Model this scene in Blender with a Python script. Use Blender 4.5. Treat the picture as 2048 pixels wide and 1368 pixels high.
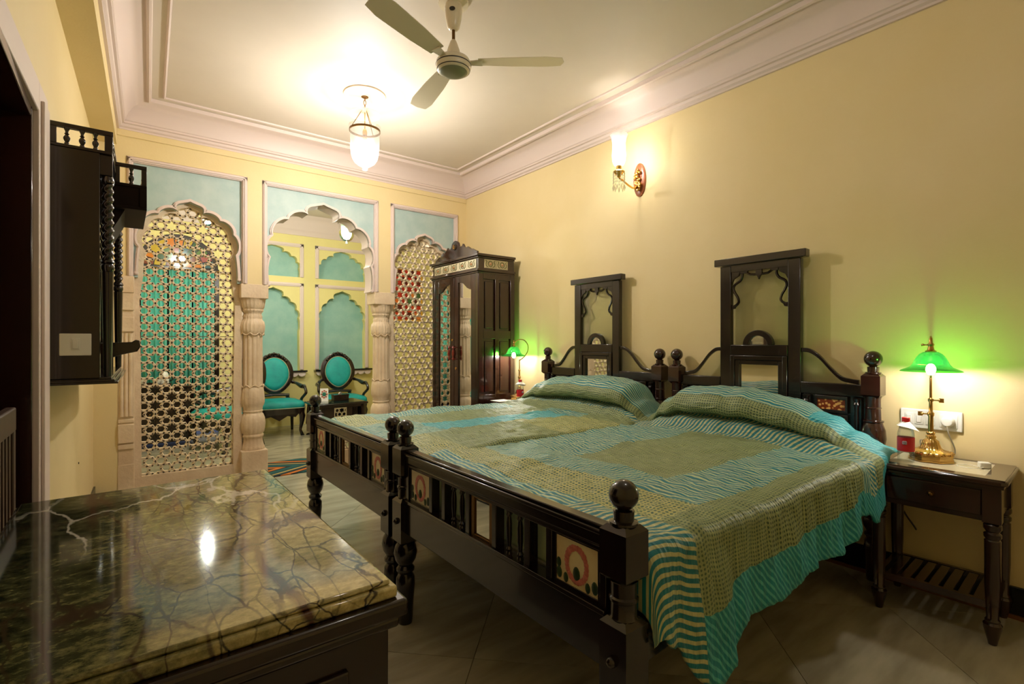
import bpy, bmesh, math, random
from mathutils import Vector, noise
from mathutils.geometry import tessellate_polygon
random.seed(7)
for o in list(bpy.data.objects): bpy.data.objects.remove(o)
SC = bpy.context.scene
COL = SC.collection
PI = math.pi

# ------------------------------------------------------------------ camera, world, exposure
CAM_YAW = math.radians(37.73)
cam = bpy.data.objects.new('camera', bpy.data.cameras.new('camera')); COL.objects.link(cam)
cam.location = (0, 0, 1.25); cam.rotation_euler = (PI/2, 0, -CAM_YAW)
cam.data.sensor_width = 36; cam.data.lens = 36*1007/2048; cam.data.clip_start = 0.02
SC.camera = cam
w = bpy.data.worlds.new('world'); SC.world = w; w.use_nodes = True
w.node_tree.nodes['Background'].inputs[0].default_value = (.25, .3, .45, 1)
w.node_tree.nodes['Background'].inputs[1].default_value = .1
SC.view_settings.view_transform = 'Standard'; SC.view_settings.look = 'None'
SC.view_settings.gamma = 1; SC.view_settings.use_curve_mapping = False
SC.view_settings.exposure = 1.42
L_PENDANT, L_SCONCE, L_DESK, L_ANNEX, L_FILL = 25, 3.0, 2.7, 25, 4.5

# ------------------------------------------------------------------ materials
def lin(c):
    f = lambda v: (v/12.92 if v <= .04045 else ((v+.055)/1.055)**2.4)
    return tuple(f(x/255) for x in c[:3]) + (1,)
def new_mat(name):
    m = bpy.data.materials.new(name); m.use_nodes = True
    nt = m.node_tree; return m, nt, nt.nodes['Principled BSDF'], nt.nodes, nt.links
def mat(name, c, rough=.5, metal=0, c2=None, ns=6, bump=0, bs=40, coat=0, stretch=None, spec=.5):
    m, nt, b, N, L = new_mat(name)
    b.inputs['Base Color'].default_value = lin(c); b.inputs['Roughness'].default_value = rough
    b.inputs['Metallic'].default_value = metal; b.inputs['Specular IOR Level'].default_value = spec
    b.inputs['Coat Weight'].default_value = coat; b.inputs['Coat Roughness'].default_value = .08
    if c2 or bump:
        tc = N.new('ShaderNodeTexCoord'); mp = N.new('ShaderNodeMapping')
        L.new(tc.outputs['Object'], mp.inputs[0])
        if stretch: mp.inputs['Scale'].default_value = stretch
    if c2:
        n = N.new('ShaderNodeTexNoise'); n.inputs['Scale'].default_value = ns; n.inputs['Detail'].default_value = 6
        n.inputs['Roughness'].default_value = .6
        r = N.new('ShaderNodeValToRGB'); r.color_ramp.elements[0].position = .32; r.color_ramp.elements[1].position = .68
        r.color_ramp.elements[0].color = lin(c2); r.color_ramp.elements[1].color = lin(c)
        L.new(mp.outputs[0], n.inputs['Vector']); L.new(n.outputs['Fac'], r.inputs[0]); L.new(r.outputs[0], b.inputs['Base Color'])
    if bump:
        n2 = N.new('ShaderNodeTexNoise'); n2.inputs['Scale'].default_value = bs; n2.inputs['Detail'].default_value = 3
        bp = N.new('ShaderNodeBump'); bp.inputs['Strength'].default_value = bump; bp.inputs['Distance'].default_value = .01
        L.new(mp.outputs[0], n2.inputs['Vector']); L.new(n2.outputs['Fac'], bp.inputs['Height']); L.new(bp.outputs[0], b.inputs['Normal'])
    return m
def glass(name, c=(255,255,255), clear=.85, rough=.05, body=None, refl=1.0):
    """thin glass: transparent tinted mixed with a glossy film"""
    m, nt, b, N, L = new_mat(name); N.remove(b)
    out = N['Material Output']
    tr = N.new('ShaderNodeBsdfTransparent'); tr.inputs[0].default_value = lin(c)
    gl = N.new('ShaderNodeBsdfGlossy'); gl.inputs['Roughness'].default_value = rough
    last = tr
    if body:
        tl = N.new('ShaderNodeBsdfTranslucent'); tl.inputs[0].default_value = lin(body)
        df = N.new('ShaderNodeBsdfDiffuse'); df.inputs[0].default_value = lin(body)
        ad = N.new('ShaderNodeMixShader'); ad.inputs[0].default_value = .5
        L.new(tl.outputs[0], ad.inputs[1]); L.new(df.outputs[0], ad.inputs[2])
        mx = N.new('ShaderNodeMixShader'); mx.inputs[0].default_value = 1-clear
        L.new(tr.outputs[0], mx.inputs[1]); L.new(ad.outputs[0], mx.inputs[2]); last = mx
    fr = N.new('ShaderNodeFresnel'); fr.inputs[0].default_value = 1.45
    fm = N.new('ShaderNodeMath'); fm.operation = 'MULTIPLY'; fm.inputs[1].default_value = refl; L.new(fr.outputs[0], fm.inputs[0])
    m2 = N.new('ShaderNodeMixShader'); L.new(fm.outputs[0], m2.inputs[0])
    L.new(last.outputs[0], m2.inputs[1]); L.new(gl.outputs[0], m2.inputs[2]); L.new(m2.outputs[0], out.inputs[0])
    return m
def emit(name, c, s):
    m, nt, b, N, L = new_mat(name)
    b.inputs['Base Color'].default_value = (0,0,0,1)
    b.inputs['Emission Color'].default_value = lin(c); b.inputs['Emission Strength'].default_value = s
    return m

M = {}
M['yellow'] = mat('yellow_paint', (232,212,162), .55, c2=(228,207,152), ns=2, bump=.06, bs=60)
M['yellow_annex'] = mat('yellow_paint_annex_lit', (232,220,150), .6, c2=(226,213,140), ns=2)  # same yellow paint, with the annex's greener light put into the colour
M['ceil'] = mat('ceiling_paint', (220,208,192), .6, c2=(214,202,186), ns=1.5)
M['pink'] = mat('moulding_paint', (222,204,196), .5)
M['blue'] = mat('aqua_plaster', (186,204,200), .5, c2=(164,190,188), ns=5, bump=.08, bs=30)
M['aqua2'] = mat('aqua_niche_plaster', (158,196,184), .55, c2=(132,180,172), ns=4)
M['marble'] = mat('carved_marble', (238,218,188), .5, c2=(214,188,156), ns=4, bump=.3, bs=45)
M['lattice'] = mat('lattice_marble', (234,216,186), .85, c2=(218,198,166), ns=9, spec=.15)
M['wood'] = mat('dark_mahogany', (32,16,12), .22, c2=(21,11,8), ns=5, stretch=(1,1,.15), coat=.5)
M['wood2'] = mat('red_mahogany', (54,25,17), .2, c2=(36,16,11), ns=6, stretch=(1,1,.12), coat=.6)
M['wood3'] = mat('worn_walnut', (88,64,44), .45, c2=(60,42,30), ns=7, stretch=(1,1,.2))
M['woodm'] = mat('matt_dark_wood', (36,20,15), .6, c2=(26,14,10), ns=5, spec=.15)
M['mirror'] = mat('mirror_glass', (225,228,222), .02, 1)
M['brass'] = mat('brass', (196,158,92), .22, 1)
M['brass_dark'] = mat('aged_brass', (120,90,52), .35, 1)
M['gold'] = mat('gilt_metal', (235,190,110), .25, 1)
M['white'] = mat('white_plastic', (232,230,222), .35)
M['paper'] = mat('white_paper', (240,238,232), .7)
M['black'] = mat('black_stone', (14,14,18), .2)
M['brownstone'] = mat('brown_stone_strip', (112,70,34), .35)
M['fan'] = mat('cream_enamel', (224,212,186), .3, coat=.3)
M['fandark'] = mat('black_line_enamel', (40,32,26), .4)
M['fangrey'] = mat('grey_green_enamel', (128,128,100), .3)
M['teal'] = mat('teal_velvet', (24,172,166), .55, c2=(8,138,140), ns=5, bump=.1, bs=30)
M['piping'] = mat('pale_piping', (180,180,140), .6)
M['curtain'] = mat('teal_curtain', (104,192,174), .6, c2=(84,176,160), ns=3)
M['glass'] = glass('clear_glass', clear=.975, body=(245,245,240), refl=.3)
M['glass_pane'] = glass('window_glass', (246,248,240), clear=.93, body=(226,228,205), refl=.5)
M['frost'] = glass('frosted_glass', (255,255,255), clear=.45, rough=.3, body=(236,246,246))
M['green_shade'] = glass('green_lamp_glass', (92,205,64), clear=.58, rough=.15, body=(22,84,32), refl=.6)
M['green_tint'] = glass('green_tint_glass', (246,255,250), clear=.96, rough=.1, body=(190,250,215), refl=1.0)
M['cream_tile'] = mat('cream_tile', (240,228,190), .3, c2=(226,204,158), ns=9)
M['rose'] = mat('rose_paint', (220,134,124), .4, c2=(186,98,90), ns=60)
M['leaf'] = mat('leaf_paint', (38,62,30), .4)
M['red'] = mat('red_plastic', (206,30,34), .35)
M['water_glass'] = glass('bottle_plastic', (246,250,250), clear=.9, body=(235,240,240), refl=.45)
M['ivory'] = mat('ivory_inlay', (216,206,172), .35, c2=(205,192,155), ns=4)
M['ivory2'] = mat('pale_stone_top', (206,196,168), .2, c2=(196,184,152), ns=5)
M['dark'] = mat('unlit_room_shade', (16,13,16), .7)  # near-black colour stands in for the shade of the unlit room
M['rosewood'] = mat('rosewood_plaque', (150,84,52), .3)
M['card_green'] = mat('dark_green_print', (20,110,90), .5)
M['opal'] = glass('opal_glass', (250,244,232), clear=.82, rough=.2, body=(236,220,196), refl=.6)
M['crystal'] = glass('crystal', (255,255,250), clear=.45, rough=.02, body=(255,250,230), refl=.6)

def inlay(name, c1, c2, sc=60, th=.5):
    m, nt, b, N, L = new_mat(name); b.inputs['Roughness'].default_value = .3
    tc = N.new('ShaderNodeTexCoord'); v = N.new('ShaderNodeTexVoronoi'); v.inputs['Scale'].default_value = sc
    v.feature = 'F1'; r = N.new('ShaderNodeValToRGB'); r.color_ramp.interpolation = 'LINEAR'
    r.color_ramp.elements[0].position = th-.1; r.color_ramp.elements[1].position = th+.05
    r.color_ramp.elements[0].color = lin(c1); r.color_ramp.elements[1].color = lin(c2)
    L.new(tc.outputs['Object'], v.inputs['Vector']); L.new(v.outputs['Distance'], r.inputs[0]); L.new(r.outputs[0], b.inputs['Base Color'])
    return m
M['amber'] = inlay('amber_inlay', (222,170,96), (120,48,16), 55, .42)

def green_marble():
    m, nt, b, N, L = new_mat('green_marble'); b.inputs['Roughness'].default_value = .07
    b.inputs['Specular IOR Level'].default_value = .7
    tc = N.new('ShaderNodeTexCoord')
    mp = N.new('ShaderNodeMapping'); mp.inputs['Rotation'].default_value = (0,0,.5); mp.inputs['Scale'].default_value = (1,1.6,1)
    L.new(tc.outputs['Object'], mp.inputs[0])
    n = N.new('ShaderNodeTexNoise'); n.inputs['Scale'].default_value = 3.0; n.inputs['Detail'].default_value = 4; n.inputs['Roughness'].default_value = .5
    L.new(mp.outputs[0], n.inputs[0])
    nf = N.new('ShaderNodeTexNoise'); nf.inputs['Scale'].default_value = 34; nf.inputs['Detail'].default_value = 10; nf.inputs['Roughness'].default_value = .75
    L.new(mp.outputs[0], nf.inputs[0])
    sx = N.new('ShaderNodeSeparateXYZ'); L.new(tc.outputs['Object'], sx.inputs[0])
    g = N.new('ShaderNodeMath'); g.operation = 'MULTIPLY_ADD'; g.inputs[1].default_value = .72; g.inputs[2].default_value = .0
    L.new(sx.outputs[0], g.inputs[0])      # the slab runs from dark green to tan along its length
    ad = N.new('ShaderNodeMath'); ad.operation = 'MULTIPLY_ADD'; ad.inputs[1].default_value = .45; L.new(n.outputs['Fac'], ad.inputs[0]); L.new(g.outputs[0], ad.inputs[2])
    a2 = N.new('ShaderNodeMath'); a2.operation = 'MULTIPLY_ADD'; a2.inputs[1].default_value = .85; L.new(nf.outputs['Fac'], a2.inputs[0]); L.new(ad.outputs[0], a2.inputs[2])
    r = N.new('ShaderNodeValToRGB'); e = r.color_ramp.elements
    e[0].position = .40; e[0].color = lin((24,28,16)); e[1].position = .98; e[1].color = lin((214,200,150))
    x = e.new(.52); x.color = lin((66,68,42)); x = e.new(.68); x.color = lin((128,122,80)); x = e.new(.82); x.color = lin((170,158,108))
    L.new(a2.outputs[0], r.inputs[0])
    last = r.outputs[0]
    def vein(scale, rot, dist, width, colr, seed, last, st=(1,1,1), dsc=3):
        mp2 = N.new('ShaderNodeMapping'); mp2.inputs['Rotation'].default_value = (0,0,rot); mp2.inputs['Location'].default_value = (seed,seed*.7,0)
        mp2.inputs['Scale'].default_value = st
        L.new(tc.outputs['Object'], mp2.inputs[0])
        dn = N.new('ShaderNodeTexNoise'); dn.inputs['Scale'].default_value = dsc; dn.inputs['Detail'].default_value = 5
        L.new(mp2.outputs[0], dn.inputs[0])
        mxv = N.new('ShaderNodeVectorMath'); mxv.operation = 'MULTIPLY_ADD'; mxv.inputs[1].default_value = (dist,)*3
        L.new(dn.outputs['Color'], mxv.inputs[0]); L.new(mp2.outputs[0], mxv.inputs[2])
        v = N.new('ShaderNodeTexVoronoi'); v.feature = 'DISTANCE_TO_EDGE'; v.inputs['Scale'].default_value = scale
        L.new(mxv.outputs[0], v.inputs['Vector'])
        rr = N.new('ShaderNodeValToRGB'); rr.color_ramp.elements[0].color = (1,1,1,1); rr.color_ramp.elements[1].color = (0,0,0,1)
        rr.color_ramp.elements[0].position = width*.3; rr.color_ramp.elements[1].position = width
        L.new(v.outputs['Distance'], rr.inputs[0])
        nn = N.new('ShaderNodeTexNoise'); nn.inputs['Scale'].default_value = 2.2; L.new(mp2.outputs[0], nn.inputs[0])
        r3 = N.new('ShaderNodeValToRGB'); r3.color_ramp.elements[0].position = .42; r3.color_ramp.elements[1].position = .56
        L.new(nn.outputs['Fac'], r3.inputs[0])
        ml = N.new('ShaderNodeMath'); ml.operation = 'MULTIPLY'; L.new(rr.outputs[0], ml.inputs[0]); L.new(r3.outputs[0], ml.inputs[1])
        mx = N.new('ShaderNodeMixRGB'); L.new(ml.outputs[0], mx.inputs[0]); L.new(last, mx.inputs[1]); mx.inputs[2].default_value = lin(colr)
        return mx.outputs[0]
    last = vein(2.6, .7, .2, .04, (82,54,42), 1.3, last, (1,.45,1), 4)
    last = vein(6.0, .9, .14, .022, (62,44,32), 5.3, last, (1,.32,1), 5)
    last = vein(9.0, .5, .12, .020, (58,46,32), 2.9, last, (1,.4,1), 6)
    last = vein(4.5, -.5, .16, .016, (92,52,40), 9.1, last, (1,.5,1), 5)
    last = vein(12., 1.2, .10, .022, (46,44,28), 7.7, last, (1,.3,1), 7)
    last = vein(2.4, 1.0, .14, .012, (222,214,198), 3.7, last, (1,.5,1), 9)
    L.new(last, b.inputs['Base Color'])
    return m
M['green_marble'] = green_marble()

def floor_mat():
    m, nt, b, N, L = new_mat('floor_marble'); b.inputs['Roughness'].default_value = .14
    tc = N.new('ShaderNodeTexCoord'); oi = N.new('ShaderNodeObjectInfo')
    ad = N.new('ShaderNodeVectorMath'); ad.operation = 'MULTIPLY_ADD'; ad.inputs[1].default_value = (9,9,9)
    cb = N.new('ShaderNodeCombineXYZ'); L.new(oi.outputs['Random'], cb.inputs[0]); L.new(oi.outputs['Random'], cb.inputs[1])
    L.new(cb.outputs[0], ad.inputs[0]); L.new(tc.outputs['Object'], ad.inputs[2])
    mp = N.new('ShaderNodeMapping'); mp.inputs['Scale'].default_value = (1,5,1); L.new(ad.outputs[0], mp.inputs[0])
    n = N.new('ShaderNodeTexNoise'); n.inputs['Scale'].default_value = 2.5; n.inputs['Detail'].default_value = 7; L.new(mp.outputs[0], n.inputs[0])
    r = N.new('ShaderNodeValToRGB'); r.color_ramp.elements[0].position=.3; r.color_ramp.elements[1].position=.7
    r.color_ramp.elements[0].color = lin((158,150,128)); r.color_ramp.elements[1].color = lin((196,188,164))
    L.new(n.outputs['Fac'], r.inputs[0])
    mx = N.new('ShaderNodeMixRGB'); mx.blend_type = 'MULTIPLY'; mx.inputs[0].default_value = .35
    cr = N.new('ShaderNodeValToRGB'); cr.color_ramp.elements[0].color = (.72,.74,.74,1); L.new(oi.outputs['Random'], cr.inputs[0])
    L.new(r.outputs[0], mx.inputs[1]); L.new(cr.outputs[0], mx.inputs[2]); L.new(mx.outputs[0], b.inputs['Base Color'])
    return m
M['floor'] = floor_mat()

def fabric(name, base, line, period=.016, duty=.35, angle=0, dots=False, wob=.25):
    """woven silk: stripes or dots laid in the cloth's own UV metres"""
    m, nt, b, N, L = new_mat(name); b.inputs['Roughness'].default_value = .48
    b.inputs['Sheen Weight'].default_value = .15; b.inputs['Sheen Roughness'].default_value = .4; b.inputs['Sheen Tint'].default_value = lin(line)
    uv = N.new('ShaderNodeUVMap'); mp = N.new('ShaderNodeMapping'); mp.inputs['Rotation'].default_value = (0,0,angle)
    L.new(uv.outputs[0], mp.inputs[0])
    dn = N.new('ShaderNodeTexNoise'); dn.inputs['Scale'].default_value = 14; dn.inputs['Detail'].default_value = 3; L.new(uv.outputs[0], dn.inputs[0])
    mv = N.new('ShaderNodeVectorMath'); mv.operation = 'MULTIPLY_ADD'; mv.inputs[1].default_value = (wob*.05,)*3
    L.new(dn.outputs['Color'], mv.inputs[0]); L.new(mp.outputs[0], mv.inputs[2])
    sx = N.new('ShaderNodeSeparateXYZ'); L.new(mv.outputs[0], sx.inputs[0])
    def tri(sock, per, off=0.0):
        a = N.new('ShaderNodeMath'); a.operation = 'MULTIPLY_ADD'; a.inputs[1].default_value = 2*PI/per; a.inputs[2].default_value = off
        L.new(sock, a.inputs[0]); s = N.new('ShaderNodeMath'); s.operation = 'SINE'; L.new(a.outputs[0], s.inputs[0]); return s.outputs[0]
    s1 = tri(sx.outputs[0], period)
    if dots:
        s2 = tri(sx.outputs[1], period*1.0)
        a = N.new('ShaderNodeMath'); a.operation = 'MULTIPLY'; L.new(s1, a.inputs[0]); L.new(s2, a.inputs[1]); s1 = a.outputs[0]
    r = N.new('ShaderNodeValToRGB'); th = .5
    mr = N.new('ShaderNodeMapRange'); mr.inputs['From Min'].default_value = -1; L.new(s1, mr.inputs['Value'])
    L.new(mr.outputs[0], r.inputs[0])
    p = (1-duty); r.color_ramp.elements[0].position = p-.08; r.color_ramp.elements[1].position = p+.08
    r.color_ramp.elements[0].color = lin(base); r.color_ramp.elements[1].color = lin(line)
    # slubs: long thin light and dark flecks along the weave
    mp2 = N.new('ShaderNodeMapping'); mp2.inputs['Scale'].default_value = (90, 14, 1); L.new(uv.outputs[0], mp2.inputs[0])
    n2 = N.new('ShaderNodeTexNoise'); n2.inputs['Scale'].default_value = 1; n2.inputs['Detail'].default_value = 4; L.new(mp2.outputs[0], n2.inputs[0])
    r2 = N.new('ShaderNodeValToRGB'); r2.color_ramp.elements[0].position = .35; r2.color_ramp.elements[1].position = .65
    r2.color_ramp.elements[0].color = (.68,.72,.74,1); r2.color_ramp.elements[1].color = (1.0,1.0,1.0,1)
    L.new(n2.outputs['Fac'], r2.inputs[0])
    mx = N.new('ShaderNodeMixRGB'); mx.blend_type = 'MULTIPLY'; mx.inputs[0].default_value = 1
    L.new(r.outputs[0], mx.inputs[1]); L.new(r2.outputs[0], mx.inputs[2]); L.new(mx.outputs[0], b.inputs['Base Color'])
    # gathered ripples
    mp3 = N.new('ShaderNodeMapping'); mp3.inputs['Scale'].default_value = (70, 16, 1); L.new(uv.outputs[0], mp3.inputs[0])
    n3 = N.new('ShaderNodeTexNoise'); n3.inputs['Scale'].default_value = 1; n3.inputs['Detail'].default_value = 3; L.new(mp3.outputs[0], n3.inputs[0])
    bp = N.new('ShaderNodeBump'); bp.inputs['Strength'].default_value = 1; bp.inputs['Distance'].default_value = .012
    L.new(n3.outputs['Fac'], bp.inputs['Height']); L.new(bp.outputs[0], b.inputs['Normal'])
    return m
OL, OL2, TEAL, CR = (158,170,118), (196,196,128), (10,136,156), (178,186,126)
FAB = [
  fabric('teal_stripe', TEAL, (206,222,178), .021, .36, .0),                 # 0 lanes
  fabric('olive_dots', OL, (62,92,66), .021, .34, .78, True),                # 1
  fabric('yellow_dots', OL2, (58,104,86), .022, .36, .78, True),             # 2
  fabric('blue_fine', (44,142,156), (196,212,168), .015, .38, 1.3, wob=.5),  # 3
  fabric('teal_cream', (14,132,148), (208,208,156), .023, .42, 1.25, wob=.15), # 4 bold stripe
  fabric('olive_plain', (160,172,122), (84,112,84), .017, .34, .78, True),      # 5
  fabric('hem_teal', (16,146,160), (96,196,196), .018, .35, .7),             # 6
  fabric('turq', (18,160,178), (140,210,210), .018, .30, 1.1, wob=.6),       # 7
]
def rug_mat():
    m, nt, b, N, L = new_mat('rug_weave'); b.inputs['Roughness'].default_value = .9
    tc = N.new('ShaderNodeTexCoord'); sx = N.new('ShaderNodeSeparateXYZ'); L.new(tc.outputs['Object'], sx.inputs[0])
    def mth(op, a, bb=None, c=None):
        q = N.new('ShaderNodeMath'); q.operation = op
        for i, v in enumerate((a, bb, c)):
            if v is None: continue
            if isinstance(v, (int, float)): q.inputs[i].default_value = v
            else: L.new(v, q.inputs[i])
        return q.outputs[0]
    tri = mth('ABSOLUTE', sx.outputs[1])
    v = mth('MULTIPLY_ADD', tri, 1.1, mth('MULTIPLY', sx.outputs[0], .6))
    f = mth('FRACT', mth('MULTIPLY', v, 3.2))
    r = N.new('ShaderNodeValToRGB'); r.color_ramp.interpolation = 'CONSTANT'; e = r.color_ramp.elements
    e[0].color = lin((12,70,74)); e[1].position = .2; e[1].color = lin((176,152,84))
    for p, c in ((.32,(10,52,58)),(.45,(24,22,28)),(.55,(196,110,30)),(.72,(30,24,26)),(.84,(14,88,90))):
        x = e.new(p); x.color = lin(c)
    L.new(f, r.inputs[0]); L.new(r.outputs[0], b.inputs['Base Color']); return m
M['rug'] = rug_mat()

# ------------------------------------------------------------------ geometry helpers
class G:
    def __init__(s): s.v=[]; s.f=[]; s.uv=None; s.mi=None
    def add(s, vs, fs):
        o=len(s.v); s.v += [tuple(p) for p in vs]; s.f += [tuple(i+o for i in f) for f in fs]; return s
    def box(s, x0,x1,y0,y1,z0,z1):
        return s.hexa([(x0,y0),(x1,y0),(x1,y1),(x0,y1)], z0, z1)
    def hexa(s, q, z0, z1):
        n=len(q)
        vs=[(x,y,z0) for x,y in q]+[(x,y,z1) for x,y in q]
        fs=[tuple(range(n))[::-1], tuple(range(n,2*n))]+[(i,(i+1)%n,n+(i+1)%n,n+i) for i in range(n)]
        return s.add(vs,fs)
    def prism(s, pts, off):
        """closed polygon of 3D points extruded by off"""
        n=len(pts); off=Vector(off)
        vs=[Vector(p) for p in pts]+[Vector(p)+off for p in pts]
        tri=tessellate_polygon([[Vector(p) for p in pts]])
        fs=[tuple(t) for t in tri]+[tuple(i+n for i in t)[::-1] for t in tri]+[(i,(i+1)%n,n+(i+1)%n,n+i) for i in range(n)]
        return s.add(vs,fs)
    def band(s, inner, outer, off, closed=False):
        """strip between two equal-length paths, extruded by off"""
        n=len(inner); off=Vector(off)
        A=[Vector(p) for p in inner]; B=[Vector(p) for p in outer]
        vs=A+B+[a+off for a in A]+[b+off for b in B]; fs=[]
        for i in range(n if closed else n-1):
            j=(i+1)%n
            fs+=[(i,j,n+j,n+i),(2*n+i,3*n+i,3*n+j,2*n+j),(i,2*n+i,2*n+j,j),(n+i,n+j,3*n+j,3*n+i)]
        if not closed: fs+=[(0,n,3*n,2*n),(n-1,3*n-1,4*n-1,2*n-1)]
        return s.add(vs,fs)
    def lathe(s, prof, c=(0,0,0), n=24, ax='z', flute=0, fn=8, sq=(1,1)):
        cx,cy,cz=c; vs=[]; fs=[]
        for r,z in prof:
            for i in range(n):
                a=2*PI*i/n; rr=r*(1+flute*abs(math.cos(a*fn/2))-flute*.5) if flute else r
                p=(rr*math.cos(a)*sq[0], rr*math.sin(a)*sq[1], z)
                if ax=='x': p=(p[2],p[0],p[1])
                elif ax=='y': p=(p[0],p[2],p[1])
                vs.append((cx+p[0],cy+p[1],cz+p[2]))
        m=len(prof)
        for k in range(m-1):
            for i in range(n): j=(i+1)%n; fs.append((k*n+i,k*n+j,(k+1)*n+j,(k+1)*n+i))
        fs.append(tuple(range(n))[::-1]); fs.append(tuple((m-1)*n+i for i in range(n)))
        return s.add(vs,fs)
    def tube(s, pts, r, n=8, closed=False):
        P=[Vector(p) for p in pts]; m=len(P); R=r if isinstance(r,(list,tuple)) else [r]*m
        vs=[]; fs=[]; nrm=None
        for k in range(m):
            if closed: t=(P[(k+1)%m]-P[k-1])
            else: t=P[min(k+1,m-1)]-P[max(k-1,0)]
            if t.length<1e-9: t=Vector((0,0,1))
            t.normalize()
            if nrm is None: nrm=t.orthogonal().normalized()
            nrm=(nrm-t*nrm.dot(t));
            if nrm.length<1e-6: nrm=t.orthogonal()
            nrm.normalize(); b=t.cross(nrm)
            for i in range(n):
                a=2*PI*i/n; vs.append(P[k]+(nrm*math.cos(a)+b*math.sin(a))*R[k])
        for k in range(m if closed else m-1):
            q=(k+1)%m
            for i in range(n): j=(i+1)%n; fs.append((k*n+i,k*n+j,q*n+j,q*n+i))
        if not closed: fs.append(tuple(range(n))[::-1]); fs.append(tuple((m-1)*n+i for i in range(n)))
        return s.add(vs,fs)
    def ball(s, c, r, n=20, m=12, sz=1):
        prof=[(max(r*math.sin(PI*k/m),1e-4), -r*math.cos(PI*k/m)*sz) for k in range(m+1)]
        return s.lathe(prof, c, n)
    def xf(s, fn): s.v=[tuple(fn(*p)) for p in s.v]; return s

def tag(o, label=None, cat=None, group=None, kind=None):
    if label: o['label']=label
    if cat: o['category']=cat
    if group: o['group']=group
    if kind: o['kind']=kind
    return o
ORG={}
def thing(name, label, cat, loc=(0,0,0), rz=0, group=None):
    o=bpy.data.objects.new(name,None); COL.objects.link(o); o.location=loc; o.rotation_euler=(0,0,rz)
    o.empty_display_size=.1; ORG[o]=Vector(loc); return tag(o,label,cat,group)
def put(name, g, m, parent=None, world=False, bevel=0, ang=35, sub=0, loc=None, **kw):
    """link one mesh; world=True: the vertices are in room coordinates and are moved into the parent's frame"""
    me=bpy.data.meshes.new(name); vs=g.v; off=Vector((0,0,0))
    if world and parent is not None:
        off=ORG[parent]; vs=[(a-off.x,b-off.y,c-off.z) for a,b,c in vs]
    if parent is None:
        if loc is None and vs:
            xs=[p[0] for p in vs]; ys=[p[1] for p in vs]; zs=[p[2] for p in vs]
            loc=((min(xs)+max(xs))/2,(min(ys)+max(ys))/2,min(zs))
        off=Vector(loc); vs=[(a-off.x,b-off.y,c-off.z) for a,b,c in vs]
    me.from_pydata(vs,[],g.f)
    if me.validate(): print('INVALID MESH', name)
    if isinstance(m,list):
        for q in m: me.materials.append(q)
        me.polygons.foreach_set('material_index', g.mi)
    else: me.materials.append(m)
    if g.uv:
        ul=me.uv_layers.new(name='UVMap'); 
        for lp in me.loops: ul.data[lp.index].uv=g.uv[lp.vertex_index]
    if not g.uv and not isinstance(m,list) and len(g.f)<9000:
        bm=bmesh.new(); bm.from_mesh(me); bmesh.ops.recalc_face_normals(bm, faces=bm.faces); bm.to_mesh(me); bm.free()
    me.polygons.foreach_set('use_smooth',[True]*len(me.polygons))
    me.set_sharp_from_angle(angle=math.radians(ang)); me.update()
    o=bpy.data.objects.new(name,me); COL.objects.link(o)
    if parent is not None: o.parent=parent; ORG[o]=ORG[parent] if (world) else Vector((0,0,0))
    else: o.location=off; ORG[o]=off
    if bevel:
        b=o.modifiers.new('bevel','BEVEL'); b.width=bevel; b.segments=2; b.limit_method='ANGLE'; b.angle_limit=.9
    if sub:
        b=o.modifiers.new('sub','SUBSURF'); b.levels=sub; b.render_levels=sub
    return tag(o, **kw)
def struct(name, g, m, parent=None, **kw):
    return put(name,g,m,parent,world=parent is not None,kind='structure' if parent is None else None,**kw)
def copy_tree(root, loc, rz, label=None, group=None):
    r=root.copy(); COL.objects.link(r); r.location=loc; r.rotation_euler=(0,0,rz)
    if label: r['label']=label
    if group: r['group']=group
    for ch in root.children:
        c=ch.copy(); COL.objects.link(c); c.parent=r
        for q in ch.children:
            d=q.copy(); COL.objects.link(d); d.parent=c
    return r
def catmull(pts, step):
    P=[Vector(p) for p in pts]; out=[]
    for i in range(len(P)-1):
        p0=P[max(i-1,0)];p1=P[i];p2=P[i+1];p3=P[min(i+2,len(P)-1)]
        k=max(2,int((p2-p1).length/step))
        for j in range(k):
            t=j/k; out.append(.5*((2*p1)+(p2-p0)*t+(2*p0-5*p1+4*p2-p3)*t*t+(3*p1-p0-3*p2+p3)*t**3))
    out.append(P[-1]); return out
def interp(x, pts):
    if x<=pts[0][0]: return pts[0][1]
    for (a,b),(c,d) in zip(pts,pts[1:]):
        if x<=c: t=(x-a)/(c-a); t=t*t*(3-2*t); return b+(d-b)*t
    return pts[-1][1]
def lamp_bulb(parent, c, r, k, power):
    """glowing bulb; the emission gives `power` watts over its surface"""
    A = 4*PI*r*r*(1+.62*(k-1))
    m = emit('lit_bulb', (255,247,236), power/(PI*A))
    return put('bulb', G().ball(c, r, 20, 12, k), m, parent)

# ------------------------------------------------------------------ the room
W, YB, ZC, YF = 3.2, 5.02, 3.14, -1.2
YE, AX0, AX1 = 8.0, -.45, 4.7       # annex
TH = .22                            # thickness of the arch wall
xl = lambda y: -.176+.0336*(y-YB)   # left wall face
xb = lambda y: -.035+.0336*(y-YB)   # beam face

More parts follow.
